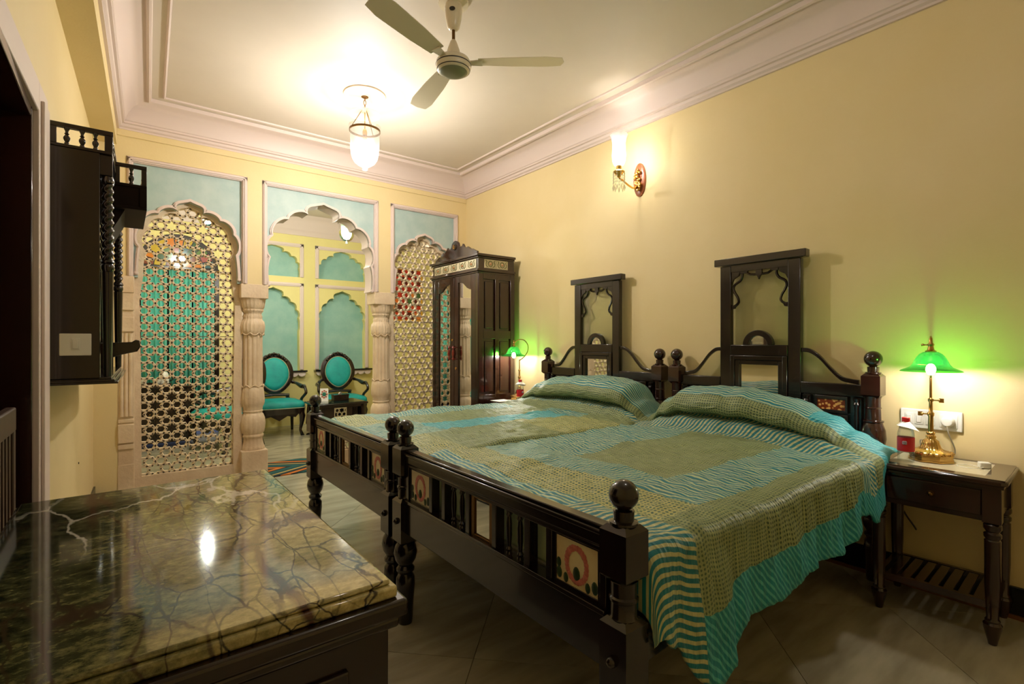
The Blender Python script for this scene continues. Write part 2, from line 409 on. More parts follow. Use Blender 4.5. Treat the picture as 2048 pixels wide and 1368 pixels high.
# floor: diagonal marble tiles
def clip(poly, a, b, c):   # keep a*x+b*y<=c
    out=[]
    for i in range(len(poly)):
        p,q=poly[i],poly[(i+1)%len(poly)]; dp=a*p[0]+b*p[1]-c; dq=a*q[0]+b*q[1]-c
        if dp<=0: out.append(p)
        if (dp<0)!=(dq<0) and dp!=dq: t=dp/(dp-dq); out.append((p[0]+(q[0]-p[0])*t,p[1]+(q[1]-p[1])*t))
    return out
floor = struct('floor', G().box(-1.4,AX1+.1,YF,YE+.05,-.12,-.004), mat('floor_grout',(96,88,72),.7), loc=(0,0,-.12))
S=.62; h=S*math.sqrt(2)/2; gp=.0018
def lay(x0,x1,y0,y1):
    i0=int((x0-1)/(h))-1
    for i in range(-6,14):
        for j in range(-4,22):
            if (i+j)%2: continue
            cx=.22+i*h; cy=.35+j*h; r=h-gp
            q=[(cx-r,cy),(cx,cy-r),(cx+r,cy),(cx,cy+r)]
            for a,b,c in ((-1,0,-x0),(1,0,x1),(0,-1,-y0),(0,1,y1)):
                q=clip(q,a,b,c)
                if len(q)<3: break
            if len(q)<3: continue
            ar=abs(sum(q[k][0]*q[(k+1)%len(q)][1]-q[(k+1)%len(q)][0]*q[k][1] for k in range(len(q))))/2
            if ar<.004: continue
            put('tile', G().hexa(q,-.006,0), M['floor'], floor, world=True, ang=30)
lay(-.36,W,YF,YB+TH*.5); lay(AX0,AX1,YB+TH*.5,YE)
# walls
def slab_left(y0,y1,z0,z1): return G().hexa([(xl(y0)-.12,y0),(xl(y0),y0),(xl(y1),y1),(xl(y1)-.12,y1)],z0,z1)
DY0,DY1,DZ=1.25,2.5,2.09
g=slab_left(YF,DY0,0,ZC); g2=slab_left(DY0,DY1,DZ,ZC); g3=slab_left(DY1,YB+TH,0,ZC); g.add(g2.v,g2.f); g.add(g3.v,g3.f)
struct('wall_left', g, M['yellow'])
struct('wall_right', G().box(W,W+.12,YF,YB+TH,0,ZC), M['yellow'])
struct('wall_front', G().box(-.6,W+.12,YF-.12,YF,0,ZC), M['yellow'])
# beam above the left wall
g=G().hexa([(xl(YF),YF),(xb(YF),YF),(xb(YB),YB),(xl(YB),YB)],2.80,ZC); struct('trim_1', g, M['yellow'])
# room behind the doorway, its unlit darkness put into the wall colour
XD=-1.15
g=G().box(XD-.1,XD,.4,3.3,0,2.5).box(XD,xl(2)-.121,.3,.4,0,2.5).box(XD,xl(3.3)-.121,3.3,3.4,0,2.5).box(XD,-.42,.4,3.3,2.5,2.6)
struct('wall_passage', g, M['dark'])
# door trim: white plaster architrave, wooden lining
tw=.19
def xo(y,d): return xl(y)+d
g=G()
g.hexa([(xo(DY1,.0),DY1),(xo(DY1,.022),DY1),(xo(DY1+tw,.022),DY1+tw),(xo(DY1+tw,0),DY1+tw)],0,DZ+.11)
g.hexa([(xo(DY1,.022),DY1+.03),(xo(DY1,.034),DY1+.03),(xo(DY1+.14,.034),DY1+.14),(xo(DY1+.14,.022),DY1+.14)],0,DZ+.05)
g.hexa([(xo(DY0-.1,0),DY0-.1),(xo(DY0-.1,.022),DY0-.1),(xo(DY1,.022),DY1),(xo(DY1,0),DY1)],DZ,DZ+.11)
g.hexa([(xo(DY0-.1,0),DY0-.1),(xo(DY0-.1,.022),DY0-.1),(xo(DY0,.022),DY0),(xo(DY0,0),DY0)],0,DZ)
struct('trim_2', g, M['pink'], bevel=.004)
dr=tag(thing('door_1',None,None,(xl(2),1.9,0)),kind='structure')
put('door_lining', G().box(xl(2.5)-.14,xl(2.5)+.006,DY1-.035,DY1,0,DZ).box(xl(1.3)-.14,xl(2.5)+.004,DY0,DY1,DZ-.035,DZ).box(xl(1.2)-.14,xl(1.2)+.006,DY0,DY0+.035,0,DZ), M['wood2'], dr, world=True, bevel=.003)
# ceiling
ceil = struct('ceiling', G().box(-.6,AX1+.1,YF-.1,YE+.1,ZC,ZC+.1), M['ceil'])
def ring_poly(ins, x1=W, yb=YB, yf=YF, left=xb):
    k=.0336
    def lx(y): return left(y)+ins*math.sqrt(1+k*k)
    return [(x1-ins,yf+ins),(x1-ins,yb-ins),(lx(yb-ins),yb-ins),(lx(yf+ins),yf+ins)]
def ring_sweep(prof, **kw):
    g=G(); R=[[(x,y,z) for x,y in ring_poly(i,**kw)] for i,z in prof]
    m=len(prof); vs=[p for r in R for p in r]; fs=[]
    for k in range(m-1):
        for i in range(4): j=(i+1)%4; fs.append((k*4+i,k*4+j,(k+1)*4+j,(k+1)*4+i))
    return g.add(vs,fs)
cor=[(0,2.925),(.016,2.925),(.016,2.938),(.03,2.948),(.034,2.966),(.048,2.97),(.048,2.984),(.056,2.99),(.066,3.022),(.084,3.055),(.11,3.085),(.145,3.108),(.18,3.12),(.19,3.122),(.192,3.112),(.205,3.106),(.218,3.112),(.222,3.139)]
struct('trim_3', ring_sweep(cor), M['pink'])
struct('trim_4', ring_sweep([(.29,3.1395),(.292,3.13),(.30,3.126),(.308,3.13),(.31,3.1395)]), M['pink'])
cor2=[(0,2.86),(.016,2.86),(.03,2.90),(.05,2.93),(.06,2.95),(.1,3.05),(.16,3.1),(.2,3.139)]
struct('trim_5', ring_sweep(cor2, x1=AX1, yb=YE, yf=YB+TH, left=lambda y:AX0), M['pink'])
# skirting
struct('baseboard_right', G().box(W-.014,W,YF,YB,.018,.144), M['black'], bevel=.003)
struct('baseboard_floor', G().box(W-.022,W,YF,YB,0,.018), M['brownstone'])
struct('baseboard_left', slab_left(DY1+tw,YB,0,.14).xf(lambda x,y,z:(x+.012 if x>xl(y)-.01 else x,y,z)), M['black'])

# ---- arch wall
def lobe(a,b,bulge,n=8):
    (x0,z0),(x1,z1)=a,b; mx,mz=(x0+x1)/2,(z0+z1)/2; dx,dz=x1-x0,z1-z0; L=math.hypot(dx,dz)
    nx,nz=-dz/L,dx/L
    if nx*mx+nz*(mz-1.9)<0: nx,nz=-nx,-nz
    out=[]
    for i in range(n):
        t=i/n; k=4*t*(1-t); k=k**.75
        out.append((x0+dx*t+nx*bulge*k, z0+dz*t+nz*bulge*k))
    return out
def cusped(cusps, bulges, tip, n=8):
    """right half from springing up to the pointed tip, mirrored; returns (dx,z) right->left"""
    h=[]
    for i in range(len(cusps)-1): h+=lobe(cusps[i],cusps[i+1],bulges[i],n)
    a=cusps[-1]; (x0,z0)=a; zt=tip
    for t,bx,bz in ((0,0,0),(.12,.035,.18),(.25,.03,.36),(.42,-.02,.52),(.6,-.18,.66),(.8,-.55,.8),(.92,-.82,.9),(1,-1,1)):
        h.append((x0*(1+bx*1.2 if bx>0 else 1+bx), z0+(zt-z0)*bz))
    return h+[(-x,z) for x,z in reversed(h[:-1])]
SMALL=cusped([(.357,1.80),(.34,2.02),(.322,2.197),(.22,2.305),(.095,2.352)],[.004,.034,.035,.03],2.437)
BIG=cusped([(.485,1.773),(.478,2.035),(.457,2.235),(.325,2.405),(.147,2.478)],[.018,.040,.05,.042],2.594)
FR=[(.025,.887,.455,SMALL,'small'),(1.006,2.12,1.561,BIG,'big'),(2.253,3.09,2.668,SMALL,'small')]
ZS,ZT=1.772,2.728
wb=tag(thing('wall_back',None,None,(1.5,YB,0)),kind='structure')
# yellow field: piers and the band above
g=G().box(-.6,W,YB,YB+TH,ZT,ZC).box(-.6,.025,YB,YB+TH,ZS,ZT).box(.887,1.006,YB,YB+TH,ZS,ZT).box(2.12,2.253,YB,YB+TH,ZS,ZT).box(3.09,W,YB,YB+TH,ZS,ZT)
g.box(-.6,-.03,YB,YB+TH,0,ZS).box(W,AX1+.1,YB,YB+TH,0,ZC)
put('plaster', g, M['yellow'], wb, world=True)
put('frieze', G().box(xb(YB),W,YB-.012,YB,2.875,2.93), M['yellow'], wb, world=True, bevel=.003)
for x0,x1,cx,P,kd in FR:
    fw=.045
    # moulded frame: three stepped bands
    g=G()
    for a,b,y in ((0,fw,0),(.006,.038,-.012),(.013,.027,-.02)):
        g.box(x0+a,x0+b,YB+y,YB+.05,ZS,ZT-a).box(x1-b,x1-a,YB+y,YB+.05,ZS,ZT-a).box(x0+a,x1-a,YB+y,YB+.05,ZT-b,ZT-a-.0005)
    put('panel_moulding', g, M['pink'], wb, world=True, bevel=.003)
    dy=TH-.03
    yp=YB+.03
    path=[(cx+dx,z) for dx,z in P]
    poly=[(x1-fw,ZS),(x1-fw,ZT-fw),(x0+fw,ZT-fw),(x0+fw,ZS)]+[(x,z) for x,z in reversed(path)]
    if kd=='small': poly=[(x1-fw,ZS),(x1-fw,ZT-fw),(x0+fw,ZT-fw),(x0+fw,ZS),(cx-.357,ZS)]+list(reversed(path))+[(cx+.357,ZS)]
    put('aqua_panel', G().prism([(x,yp,z) for x,z in poly],(0,.05 if kd=='small' else .012,0)), M['blue'], wb, world=True)
    if kd=='big':
        put('arch_soffit', G().prism([(x,yp+.012,z) for x,z in poly],(0,dy-.012,0)), M['pink'], wb, world=True, ang=40)
    # raised trim following the cusps
    sc=1.0
    def off(path,d):
        out=[]
        for i,(x,z) in enumerate(path):
            a=path[max(i-1,0)]; b=path[min(i+1,len(path)-1)]; tx,tz=b[0]-a[0],b[1]-a[1]; L=math.hypot(tx,tz) or 1
            nx,nz=tz/L,-tx/L
            if nx*(x-cx)+nz*(z-1.95)<0: nx,nz=-nx,-nz
            out.append((x+nx*d,z+nz*d))
        return out
    g=G()
    for d,y in ((.024,-.014),(.014,-.022)):
        o2=off(path,d); g.band([(x,yp+y,z) for x,z in path],[(x,yp+y,z) for x,z in o2],(0,.03,0))
    # little scroll feet where the trim ends
    for sgn in (-1,1):
        g.ball((cx+sgn*(P[0][0]+.012),yp-.006,P[0][1]+.004),.018,12,8)
    put('arch_trim', g, M['pink'], wb, world=True, ang=50)
# annex walls
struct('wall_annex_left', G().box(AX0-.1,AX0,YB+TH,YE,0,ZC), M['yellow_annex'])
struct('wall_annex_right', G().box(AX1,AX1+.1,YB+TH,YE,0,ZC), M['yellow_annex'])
wf=tag(thing('wall_far',None,None,(2,YE,0)),kind='structure')

# ---- carved marble columns
def column(x, label, y=YB+.10):
    t=thing('marble_column',label,'column',(x,y,0),0,None)
    put('plinth', G().box(-.108,.108,-.108,.108,0,.27), M['marble'], t, bevel=.006)
    base=[(.098,.27),(.10,.28),(.092,.30),(.083,.34),(.080,.375),(.088,.385),(.09,.40),(.082,.41),(.095,.43),(.102,.47),(.105,.51),(.10,.55),(.088,.585),(.076,.60),(.080,.61),(.084,.62),(.078,.628),(.082,.64),(.080,.65),(.092,.675),(.099,.70),(.097,.76),(.092,.80),(.088,.835),(.084,.838)]
    put('base', G().lathe(base,n=48,flute=.09,fn=16), M['marble'], t, ang=50)
    put('shaft', G().lathe([(.082,.835),(.080,1.0),(.079,1.34)],n=72,flute=.14,fn=12), M['marble'], t, ang=28)
    cap=[(.083,1.32),(.094,1.335),(.098,1.36),(.100,1.40),(.094,1.435),(.080,1.452),(.076,1.47),(.080,1.485),(.072,1.50),(.072,1.515),(.084,1.53),(.088,1.54),(.084,1.55),(.094,1.565),(.100,1.60),(.104,1.64),(.108,1.645)]
    put('capital', G().lathe(cap,n=60,flute=.10,fn=20), M['marble'], t, ang=50)
    # petal edges of the lotus rings
    for z,r,dn in ((1.335,.094,-1),(.835,.092,1)):
        g=G()
        for k in range(8):
            a=2*PI*k/8
            pts=[]
            for q in range(9):
                b=a+(q/8-.5)*2*PI/8; zz=z+dn*.022*math.sin(PI*q/8)
                pts.append((r*math.cos(b),r*math.sin(b),zz))
            g.tube(pts,.0055,5)
        put('petal_edge', g, M['marble'], t)
    put('abacus', G().box(-.113,.113,-.108,.108,1.645,1.772), M['marble'], t, bevel=.005)
    return t
column(.946,'carved marble column left of the open arch, beside the left lattice screen')
column(2.187,'carved marble column right of the open arch, between the chair and the right screen')
def pilaster(x0,x1,label):
    t=thing('marble_pilaster',label,'pilaster',((x0+x1)/2,YB+.09,0)); w=(x1-x0)/2
    g=G().box(-w,w,-.09,.11,0,1.772); put('shaft',g,M['marble'],t,bevel=.005)
    for z0,z1,b in ((.0,.28,.006),(.40,.44,.012),(.45,.60,.018),(.61,.64,.01),(1.33,1.45,.016),(1.50,1.64,.014),(1.64,1.772,.02)):
        put('carved_band',G().box(-w-.0,w,-.09-b,-.089,z0,z1),M['marble'],t,bevel=.006)
    for k in range(3): put('reed',G().lathe([(.018,.66),(.014,.7),(.014,1.28),(.018,1.32)],c=(-w+.025+k*(2*w-.05)/2,-.09,0),n=12),M['marble'],t)
pilaster(-.03,.075,'half hidden carved marble pilaster behind the wall cabinet, at the left wall')
pilaster(3.10,W,'carved marble pilaster in the corner behind the wardrobe')

# ---- pierced marble screens (six-pointed stars and hexagons)
def inside(poly,x,z):
    c=False; n=len(poly)
    for i in range(n):
        (x0,z0),(x1,z1)=poly[i],poly[(i+1)%n]
        if (z0>z)!=(z1>z) and x<(x1-x0)*(z-z0)/(z1-z0)+x0: c=not c
    return c
def bar(g,p,q,w,y0,y1):
    (x0,z0),(x1,z1)=p,q; dx,dz=x1-x0,z1-z0; L=math.hypot(dx,dz); ux,uz=dx/L,dz/L; nx,nz=-uz,ux
    x0-=ux*w*.28;z0-=uz*w*.28;x1+=ux*w*.28;z1+=uz*w*.28
    a=w/2; b=w*.34
    vs=[(x0+nx*b,y0,z0+nz*b),(x0-nx*b,y0,z0-nz*b),(x1-nx*b,y0,z1-nz*b),(x1+nx*b,y0,z1+nz*b),
        (x0+nx*a,y0+.007,z0+nz*a),(x0-nx*a,y0+.007,z0-nz*a),(x1-nx*a,y0+.007,z1-nz*a),(x1+nx*a,y0+.007,z1+nz*a),
        (x0+nx*a,y1,z0+nz*a),(x0-nx*a,y1,z0-nz*a),(x1-nx*a,y1,z1-nz*a),(x1+nx*a,y1,z1+nz*a)]
    fs=[(0,1,2,3)]+[(i,i+4,(i+1)%4+4,(i+1)%4) for i in range(4)]+[(i+4,i+8,(i+1)%4+8,(i+1)%4+4) for i in range(4)]+[(11,10,9,8)]
    g.add(vs,fs)
def star_edges(e,X0,X1,Z0,Z1,ox,oz):
    E={}
    cx=3*e; cz=2*math.sqrt(3)*e
    i=0
    for i in range(int((X0-ox)/cx)-2,int((X1-ox)/cx)+3):
        for j in range(int((Z0-oz)/cz)-2,int((Z1-oz)/cz)+3):
            sx=ox+i*cx; sz=oz+(j+(i%2)*.5)*cz
            pts=[]
            for k in range(12):
                a=k*PI/6; r=e*math.sqrt(3) if k%2 else e
                pts.append((sx+r*math.cos(a),sz+r*math.sin(a)))
            for k in range(12):
                p,q=pts[k],pts[(k+1)%12]; E[(round((p[0]+q[0])*500),round((p[1]+q[1])*500))]=(p,q)
    return E.values()
def screen(cx, label, ox):
    t=thing('marble_screen',label,'screen',(cx,YB+.12,0))
    y0,y1=YB+.11,YB+.142
    hole=[(cx+dx*.90,z-.03+(2.437-z)*.02) for dx,z in SMALL]
    hole=[(cx+.33,.15),(cx+.335,1.0),(cx+.345,1.6)]+hole+[(cx-.345,1.6),(cx-.335,1.0),(cx-.33,.15)]
    # stone surround with the cusped opening
    o=[(cx+.40,.0),(cx+.40,2.5),(cx-.40,2.5),(cx-.40,.0)]
    poly=[(cx+.33,.0),(cx+.40,.0),(cx+.40,2.5),(cx-.40,2.5),(cx-.40,0),(cx-.33,0)]+list(reversed(hole))
    put('surround', G().prism([(x,YB+.08,z) for x,z in poly],(0,.09,0)), M['marble'], t, world=True, ang=40)
    put('sill', G().box(cx-.34,cx+.34,YB+.085,YB+.165,0,.152), M['marble'], t, world=True, bevel=.004)
    g1,g2=G(),G(); ex=[(x+(x-cx)*.05,z+(.03 if z>1 else -.03)) for x,z in hole]
    for p,q in star_edges(.038,cx-.45,cx+.45,.1,2.5,ox,.19):
        m=((p[0]+q[0])/2,(p[1]+q[1])/2)
        if inside(ex,*m): bar(g1 if m[1]>1.297 else g2,p,q,.018,y0,y1)
    put('lattice_panel',g1,M['lattice'],t,world=True,ang=20); put('lattice_panel',g2,M['lattice'],t,world=True,ang=20)
    put('seam', G().box(cx-.35,cx+.35,y0+.004,y0+.012,1.294,1.300), mat('seam_mortar',(120,100,80),.8), t, world=True)
    return t
screen(.455,'tall pierced marble lattice screen left, before the teal curtains',.445)
screen(2.668,'tall pierced marble lattice screen partly behind the wardrobe',2.65)

# ------------------------------------------------------------------ far wall of the sitting area: niches, window
def niche_path(cx,hw,z0,tip,n=5):
    H=tip-z0
    P=cusped([(hw,z0),(hw*.99,z0+.30*H),(hw*.90,z0+.50*H),(hw*.68,z0+.68*H),(hw*.38,z0+.80*H)],[.015,.03,.035,.03],tip,n)
    # cusped() bulges away from z 1.9, so flip any lobe that turned inwards
    return [(cx+x,z) for x,z in P]
g=G(); gm=G(); ga=G()
BAYS=[(1.33,2.18),(2.35,3.20)]
g.box(AX0,.13,YE,YE+.1,0,ZC).box(.13,1.06,YE,YE+.1,2.70,ZC).box(1.06,1.33,YE,YE+.1,0,ZC).box(2.18,2.35,YE,YE+.1,0,ZC).box(3.2,AX1,YE,YE+.1,0,ZC)
for x0,x1 in BAYS:
    cx=(x0+x1)/2
    g.box(x0,x1,YE,YE+.1,2.74,ZC).box(x0,x1,YE,YE+.1,0,.80).box(x0,x1,YE,YE+.1,2.08,2.23)
    p=niche_path(cx,.37,2.23,2.69)
    g.prism([(x,YE,z) for x,z in [(x1,2.23),(x1,2.74),(x0,2.74),(x0,2.23)]+list(reversed(p))],(0,.1,0))
    p=niche_path(cx,.36,1.42,2.06)
    g.prism([(x,YE,z) for x,z in [(x1,.80),(x1,2.08),(x0,2.08),(x0,.80),(cx-.365,.80)]+list(reversed(p))+[(cx+.365,.80)]],(0,.1,0))
    ga.box(x0,x1,YE+.1,YE+.14,.7,2.8)
    for a,b,y in ((0,.055,-.012),(.012,.04,-.02)):
        for z0,z1 in ((2.23,2.735),(.83,2.14)):
            gm.box(x0+a,x0+b,YE+y,YE+.01,z0,z1-a).box(x1-b,x1-a,YE+y,YE+.01,z0,z1-a).box(x0+a,x1-a,YE+y,YE+.01,z1-b,z1-a-.0005)
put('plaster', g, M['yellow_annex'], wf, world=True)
put('niche_back', ga, M['aqua2'], wf, world=True)
put('panel_moulding', gm, M['pink'], wf, world=True, bevel=.003)
for i,(x0,x1) in enumerate(BAYS):
    t=thing('niche_shelf',['small black topped shelf with white scalloped edge behind the left armchair','small black topped shelf with white scalloped edge behind the right armchair'][i],'shelf',((x0+x1)/2,YE,.73))
    put('slab', G().box(x0-.02,x1+.03,YE-.10,YE,.80,.822), M['black'], t, world=True)
    g=G(); n=8; pts=[(x1+.01,YE-.08,.80),(x0,YE-.08,.80)]; wd=(x1+.01-x0)/n
    for k in range(n):
        for q in range(7):
            a=PI*q/6; pts.append((x0+wd*(k+.5)-wd*.5*math.cos(a), YE-.08, .775-.045*math.sin(a)))
    g.prism(pts,(0,.08,0)); put('scalloped_apron', g, M['pink'], t, world=True)
# window with a stained glass fanlight
wd1=tag(thing('window_1',None,None,(.595,YE,0)),kind='structure')
put('window_frame', G().box(.13,.185,YE-.01,YE+.08,.15,2.22).box(1.005,1.06,YE-.01,YE+.08,.15,2.22).box(.13,1.06,YE-.01,YE+.08,2.19,2.25).box(.13,1.06,YE-.01,YE+.08,.1,.16), M['wood'], wd1, world=True, bevel=.003)
arc=lambda r,a0,a1,n=20,y=YE-.012:[(.595+r*math.cos(a0+(a1-a0)*i/n),y,2.25+r*.95*math.sin(a0+(a1-a0)*i/n)) for i in range(n+1)]
put('fan_frame', G().band(arc(.40,0,PI),arc(.452,0,PI),(0,.07,0)), M['wood'], wd1, world=True)
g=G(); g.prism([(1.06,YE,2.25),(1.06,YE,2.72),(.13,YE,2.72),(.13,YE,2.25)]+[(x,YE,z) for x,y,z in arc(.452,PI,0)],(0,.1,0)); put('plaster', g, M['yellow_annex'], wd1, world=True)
cols=[(206,120,30),(60,92,62),(190,160,40),(206,120,30),(88,120,60),(196,164,48),(60,100,110),(206,120,30),(120,60,36),(60,92,62),(190,160,40),(160,90,90)]
GM=[mat('stained_glass',c,.15) for c in cols]
for ring,(r0,r1,n) in enumerate(((.03,.14,5),(.15,.27,8),(.28,.395,11))):
    for k in range(n):
        a0=PI*k/n+.02; a1=PI*(k+1)/n-.02
        put('pane', G().band(arc(r0,a0,a1,4),arc(r1,a0,a1,4),(0,.012,0)), GM[(k*5+ring*3)%12], wd1, world=True)
put('came', G().prism(arc(.40,0,PI,24,YE+.002),(0,.01,0)), M['black'], wd1, world=True)
put('pane', G().box(.185,1.005,YE+.03,YE+.035,.16,2.19), mat('night_glass',(10,14,22),.05), wd1, world=True)
# curtains
t=thing('curtain_rod','brass curtain rod under the coloured fanlight','rod',(.6,YE-.07,2.21))
put('rod', G().tube([(.02,YE-.07,2.21),(1.22,YE-.07,2.21)],.009,8), M['brass'], t, world=True)
g=G()
for x in (.02,1.22): g.ball((x,YE-.07,2.21),.02,12,8)
put('finial', g, M['brass'], t, world=True)
for i,(a,b,lb) in enumerate(((.19,.46,'teal pleated curtain at the left edge of the far window'),(.48,.73,'teal pleated curtain hanging in the middle of the far window'),(.75,.99,'teal pleated curtain hanging at the right edge of the far window'))):
    g=G(); n=40; vs=[];fs=[]
    for k in range(n+1):
        x=a+(b-a)*k/n; dy=.018*math.sin(k*2*PI/8)+.006*math.sin(k*1.7+i)
        for z in (2.19,1.2,.18): vs.append((x,YE-.07+dy*(1 if z>1.5 else 1.3),z))
    for k in range(n):
        for q in range(2): fs.append((k*3+q,(k+1)*3+q,(k+1)*3+q+1,k*3+q+1))
    g.add(vs,fs); o=put('curtain',g,M['curtain'],None,ang=80,label=lb,cat='curtain',group='teal window curtains')
    s=o.modifiers.new('s','SOLIDIFY'); s.thickness=.004
# coloured glass picture seen through the right screen
t=thing('stained_glass_panel','red and orange stained glass panel in gilt frame seen through right screen','picture',(3.85,YE-.02,1.5))
fx0,fx1,fz0,fz1=3.50,4.17,1.60,2.52
put('frame', G().box(fx0,fx0+.035,YE-.04,YE,fz0,fz1).box(fx1-.035,fx1,YE-.04,YE,fz0,fz1).box(fx0+.035,fx1-.035,YE-.04,YE,fz1-.035,fz1).box(fx0+.035,fx1-.035,YE-.04,YE,fz0,fz0+.035), M['gold'], t, world=True, bevel=.003)
pc=[mat('picture_glass',c,.3) for c in ((196,44,28),(220,110,40),(90,20,16),(200,60,30),(70,104,60),(224,130,60),(170,30,24))]
for i in range(5):
    for j in range(7):
        x=fx0+.04+i*.12; z=fz0+.04+j*.1215
        k=(i*3+j*5+i*j)%7
        if j>4: k=2 if (i+j)%2 else 0
        put('pane', G().box(x,x+.115,YE-.02,YE-.012,z,z+.116), pc[k], t, world=True)
put('backing', G().box(fx0,fx1,YE-.011,YE,fz0,fz1), M['wood'], t, world=True)

# ------------------------------------------------------------------ armchairs
def armchair(loc, rz, label):
    t=thing('armchair',label,'chair',loc,rz,'teal oval back armchairs')
    # seat: rounded trapezoid cushion, front at -y
    base_=[(a,b,0) for a,b in ((-.30,-.27),(-.15,-.30),(0,-.31),(.15,-.30),(.30,-.27),(.315,-.15),(.29,.0),(.25,.20),(.0,.24),(-.25,.20),(-.29,.0),(-.315,-.15))]
    base_=[(p.x,p.y) for p in catmull(base_+[base_[0]],.05)[:-1]]
    def seat_out(s,z): return [(a*s,b*s,z) for a,b in base_]
    g=G(); R=[seat_out(1.0,.36),seat_out(1.03,.39),seat_out(1.02,.43),seat_out(.93,.455),seat_out(.7,.468),seat_out(.3,.472)]
    n=len(R[0]); vs=[p for r in R for p in r]; fs=[]
    for k in range(5):
        for i in range(n): j=(i+1)%n; fs.append((k*n+i,k*n+j,(k+1)*n+j,(k+1)*n+i))
    fs.append(tuple(5*n+i for i in range(n))); g.add(vs,fs); put('seat',g,M['teal'],t,ang=60)
    g=G(); a=seat_out(1.02,.29); n=len(a); g.add(a+seat_out(1.05,.365),[(i,(i+1)%n,n+(i+1)%n,n+i) for i in range(n)]+[tuple(range(n))[::-1]]+[tuple(n+i for i in range(n))])
    # carved apron front
    g.prism([(.24,-.30,.30),(-.24,-.30,.30),(-.20,-.30,.25),(-.10,-.30,.27),(0,-.30,.21),(.10,-.30,.27),(.20,-.30,.25)],(0,.02,0))
    put('seat_frame',g,M['wood'],t)
    put('piping', G().tube([(x*1.01,y*1.01,.372) for x,y,z in seat_out(1.04,0)],.005,5,True), M['piping'], t)
    for sx in (-1,1):
        put('leg', G().tube([(sx*.27,-.25,.34),(sx*.29,-.27,.26),(sx*.28,-.26,.16),(sx*.265,-.25,.07),(sx*.28,-.28,.02),(sx*.285,-.30,.0)],[.035,.04,.026,.018,.022,.024],8), M['wood'], t)
        put('leg', G().tube([(sx*.22,.18,.34),(sx*.225,.20,.18),(sx*.235,.26,.0)],[.028,.022,.018],8), M['wood'], t)
        arm=[(sx*.235,.22,.68),(sx*.28,.12,.665),(sx*.33,.02,.63),(sx*.345,-.08,.645),(sx*.335,-.15,.63)]
        a_=put('arm', G().tube(catmull(arm,.02),[.026-.006*math.sin(i*.5) for i in range(len(catmull(arm,.02)))],8), M['wood'], t)
        sup=[(sx*.335,-.15,.635),(sx*.345,-.20,.56),(sx*.30,-.12,.47),(sx*.29,-.08,.36)]
        put('arm_support', G().tube(catmull(sup,.02),.02,8), M['wood'], t)
    # oval back, leaning
    def bk(u,v,d=0): # u across, v up from centre
        return (u, .25+ (v)*.16 + d, .80+v)
    def oval(rx,rz_,n=40):
        o=[]
        for i in range(n):
            a=2*PI*i/n; x=rx*math.cos(a); z=rz_*math.sin(a)
            if z<0: x*=1-.22*(z/rz_)**2
            o.append((x,z))
        return o
    g=G(); A=oval(.185,.225); B=oval(.25,.285)
    for i,(x,z) in enumerate(B):
        if z>.1: B[i]=(x*(1+.01*(i%2)),z*(1.0+.035*((i%3)==1)))
    g.band([bk(x,z,-.03) for x,z in A],[bk(x,z,-.015) for x,z in B],(0,.05,0),True)
    g.tube([bk(x,z,-.03) for x,z in oval(.20,.24)],.012,6,True)
    g.tube([(-.16,.235,.50),(-.2,.22,.40),(-.215,.19,.32)],.024,8).tube([(.16,.235,.50),(.2,.22,.40),(.215,.19,.32)],.024,8)
    g.tube([(-.19,.21,.50),(0,.205,.515),(.19,.21,.50)],.02,8)
    bf=put('back_frame',g,M['wood'],t)
    g=G()
    for k in range(-6,7):
        a=PI/2+k*.13; g.ball(bk(.215*math.cos(a)*1.02,.27*math.sin(a)+.012*math.cos(k*.5),-.03),.017 if k%2 else .023,8,6)
    put('crest_carving',g,M['wood'],bf)
    g=G(); rings=[(1,-.005),(1,-.035),(.93,-.052),(.75,-.062),(.4,-.066),(.05,-.067)]; vs=[];fs=[]; n=40
    for s_,d in rings: vs+=[bk(x*s_,z*s_,d) for x,z in oval(.186,.226)]
    for k in range(5):
        for i in range(n): j=(i+1)%n; fs.append((k*n+i,k*n+j,(k+1)*n+j,(k+1)*n+i))
    fs.append(tuple(5*n+i for i in range(n))); g.add(vs,fs); put('back_cushion',g,M['teal'],t,ang=70)
    put('piping', G().tube([bk(x,z,-.036) for x,z in oval(.188,.228)],.005,5,True), M['piping'], t)
    return t
ch=armchair((1.66,7.39,0),math.radians(-6),'teal oval back armchair left of the coffee table, by the marble column')
copy_tree(ch,(2.57,7.47,0),math.radians(-8),'teal oval back armchair behind the coffee table and tissue box')
copy_tree(ch,(1.02,6.80,0),math.radians(-62),'teal armchair seen through the left lattice screen, before the curtains')

# coffee table with pierced marble insets
t=thing('coffee_table','low dark coffee table with glass top and pierced marble insets before the armchairs','table',(2.28,6.82,0))
tx,ty=.34,.27
put('tabletop', G().box(-tx,tx,-ty,ty,.425,.45), M['wood'], t, bevel=.006)
put('glass_top', G().box(-tx+.03,tx-.03,-ty+.03,ty-.03,.45,.456), mat('dark_glass',(10,46,44),.05,spec=.8), t)
g=G().box(-tx+.04,tx-.04,-ty+.04,-ty+.06,.17,.205).box(-tx+.04,tx-.04,-ty+.04,-ty+.06,.39,.425)
g.box(-tx+.04,-.10,-ty+.04,-ty+.06,.205,.39).box(.06,.14,-ty+.04,-ty+.06,.205,.39).box(-tx+.04,tx-.04,ty-.06,ty-.04,.17,.425)
g.box(-tx+.04,-tx+.06,-ty+.06,-.08,.17,.425).box(-tx+.04,-tx+.06,.08,ty-.06,.17,.425).box(-tx+.04,-tx+.06,-.08,.08,.17,.205).box(-tx+.04,-tx+.06,-.08,.08,.39,.425)
g.box(tx-.06,tx-.04,-ty+.06,ty-.06,.17,.425)
put('side_panel', g, M['wood'], t, bevel=.002)
g=G()
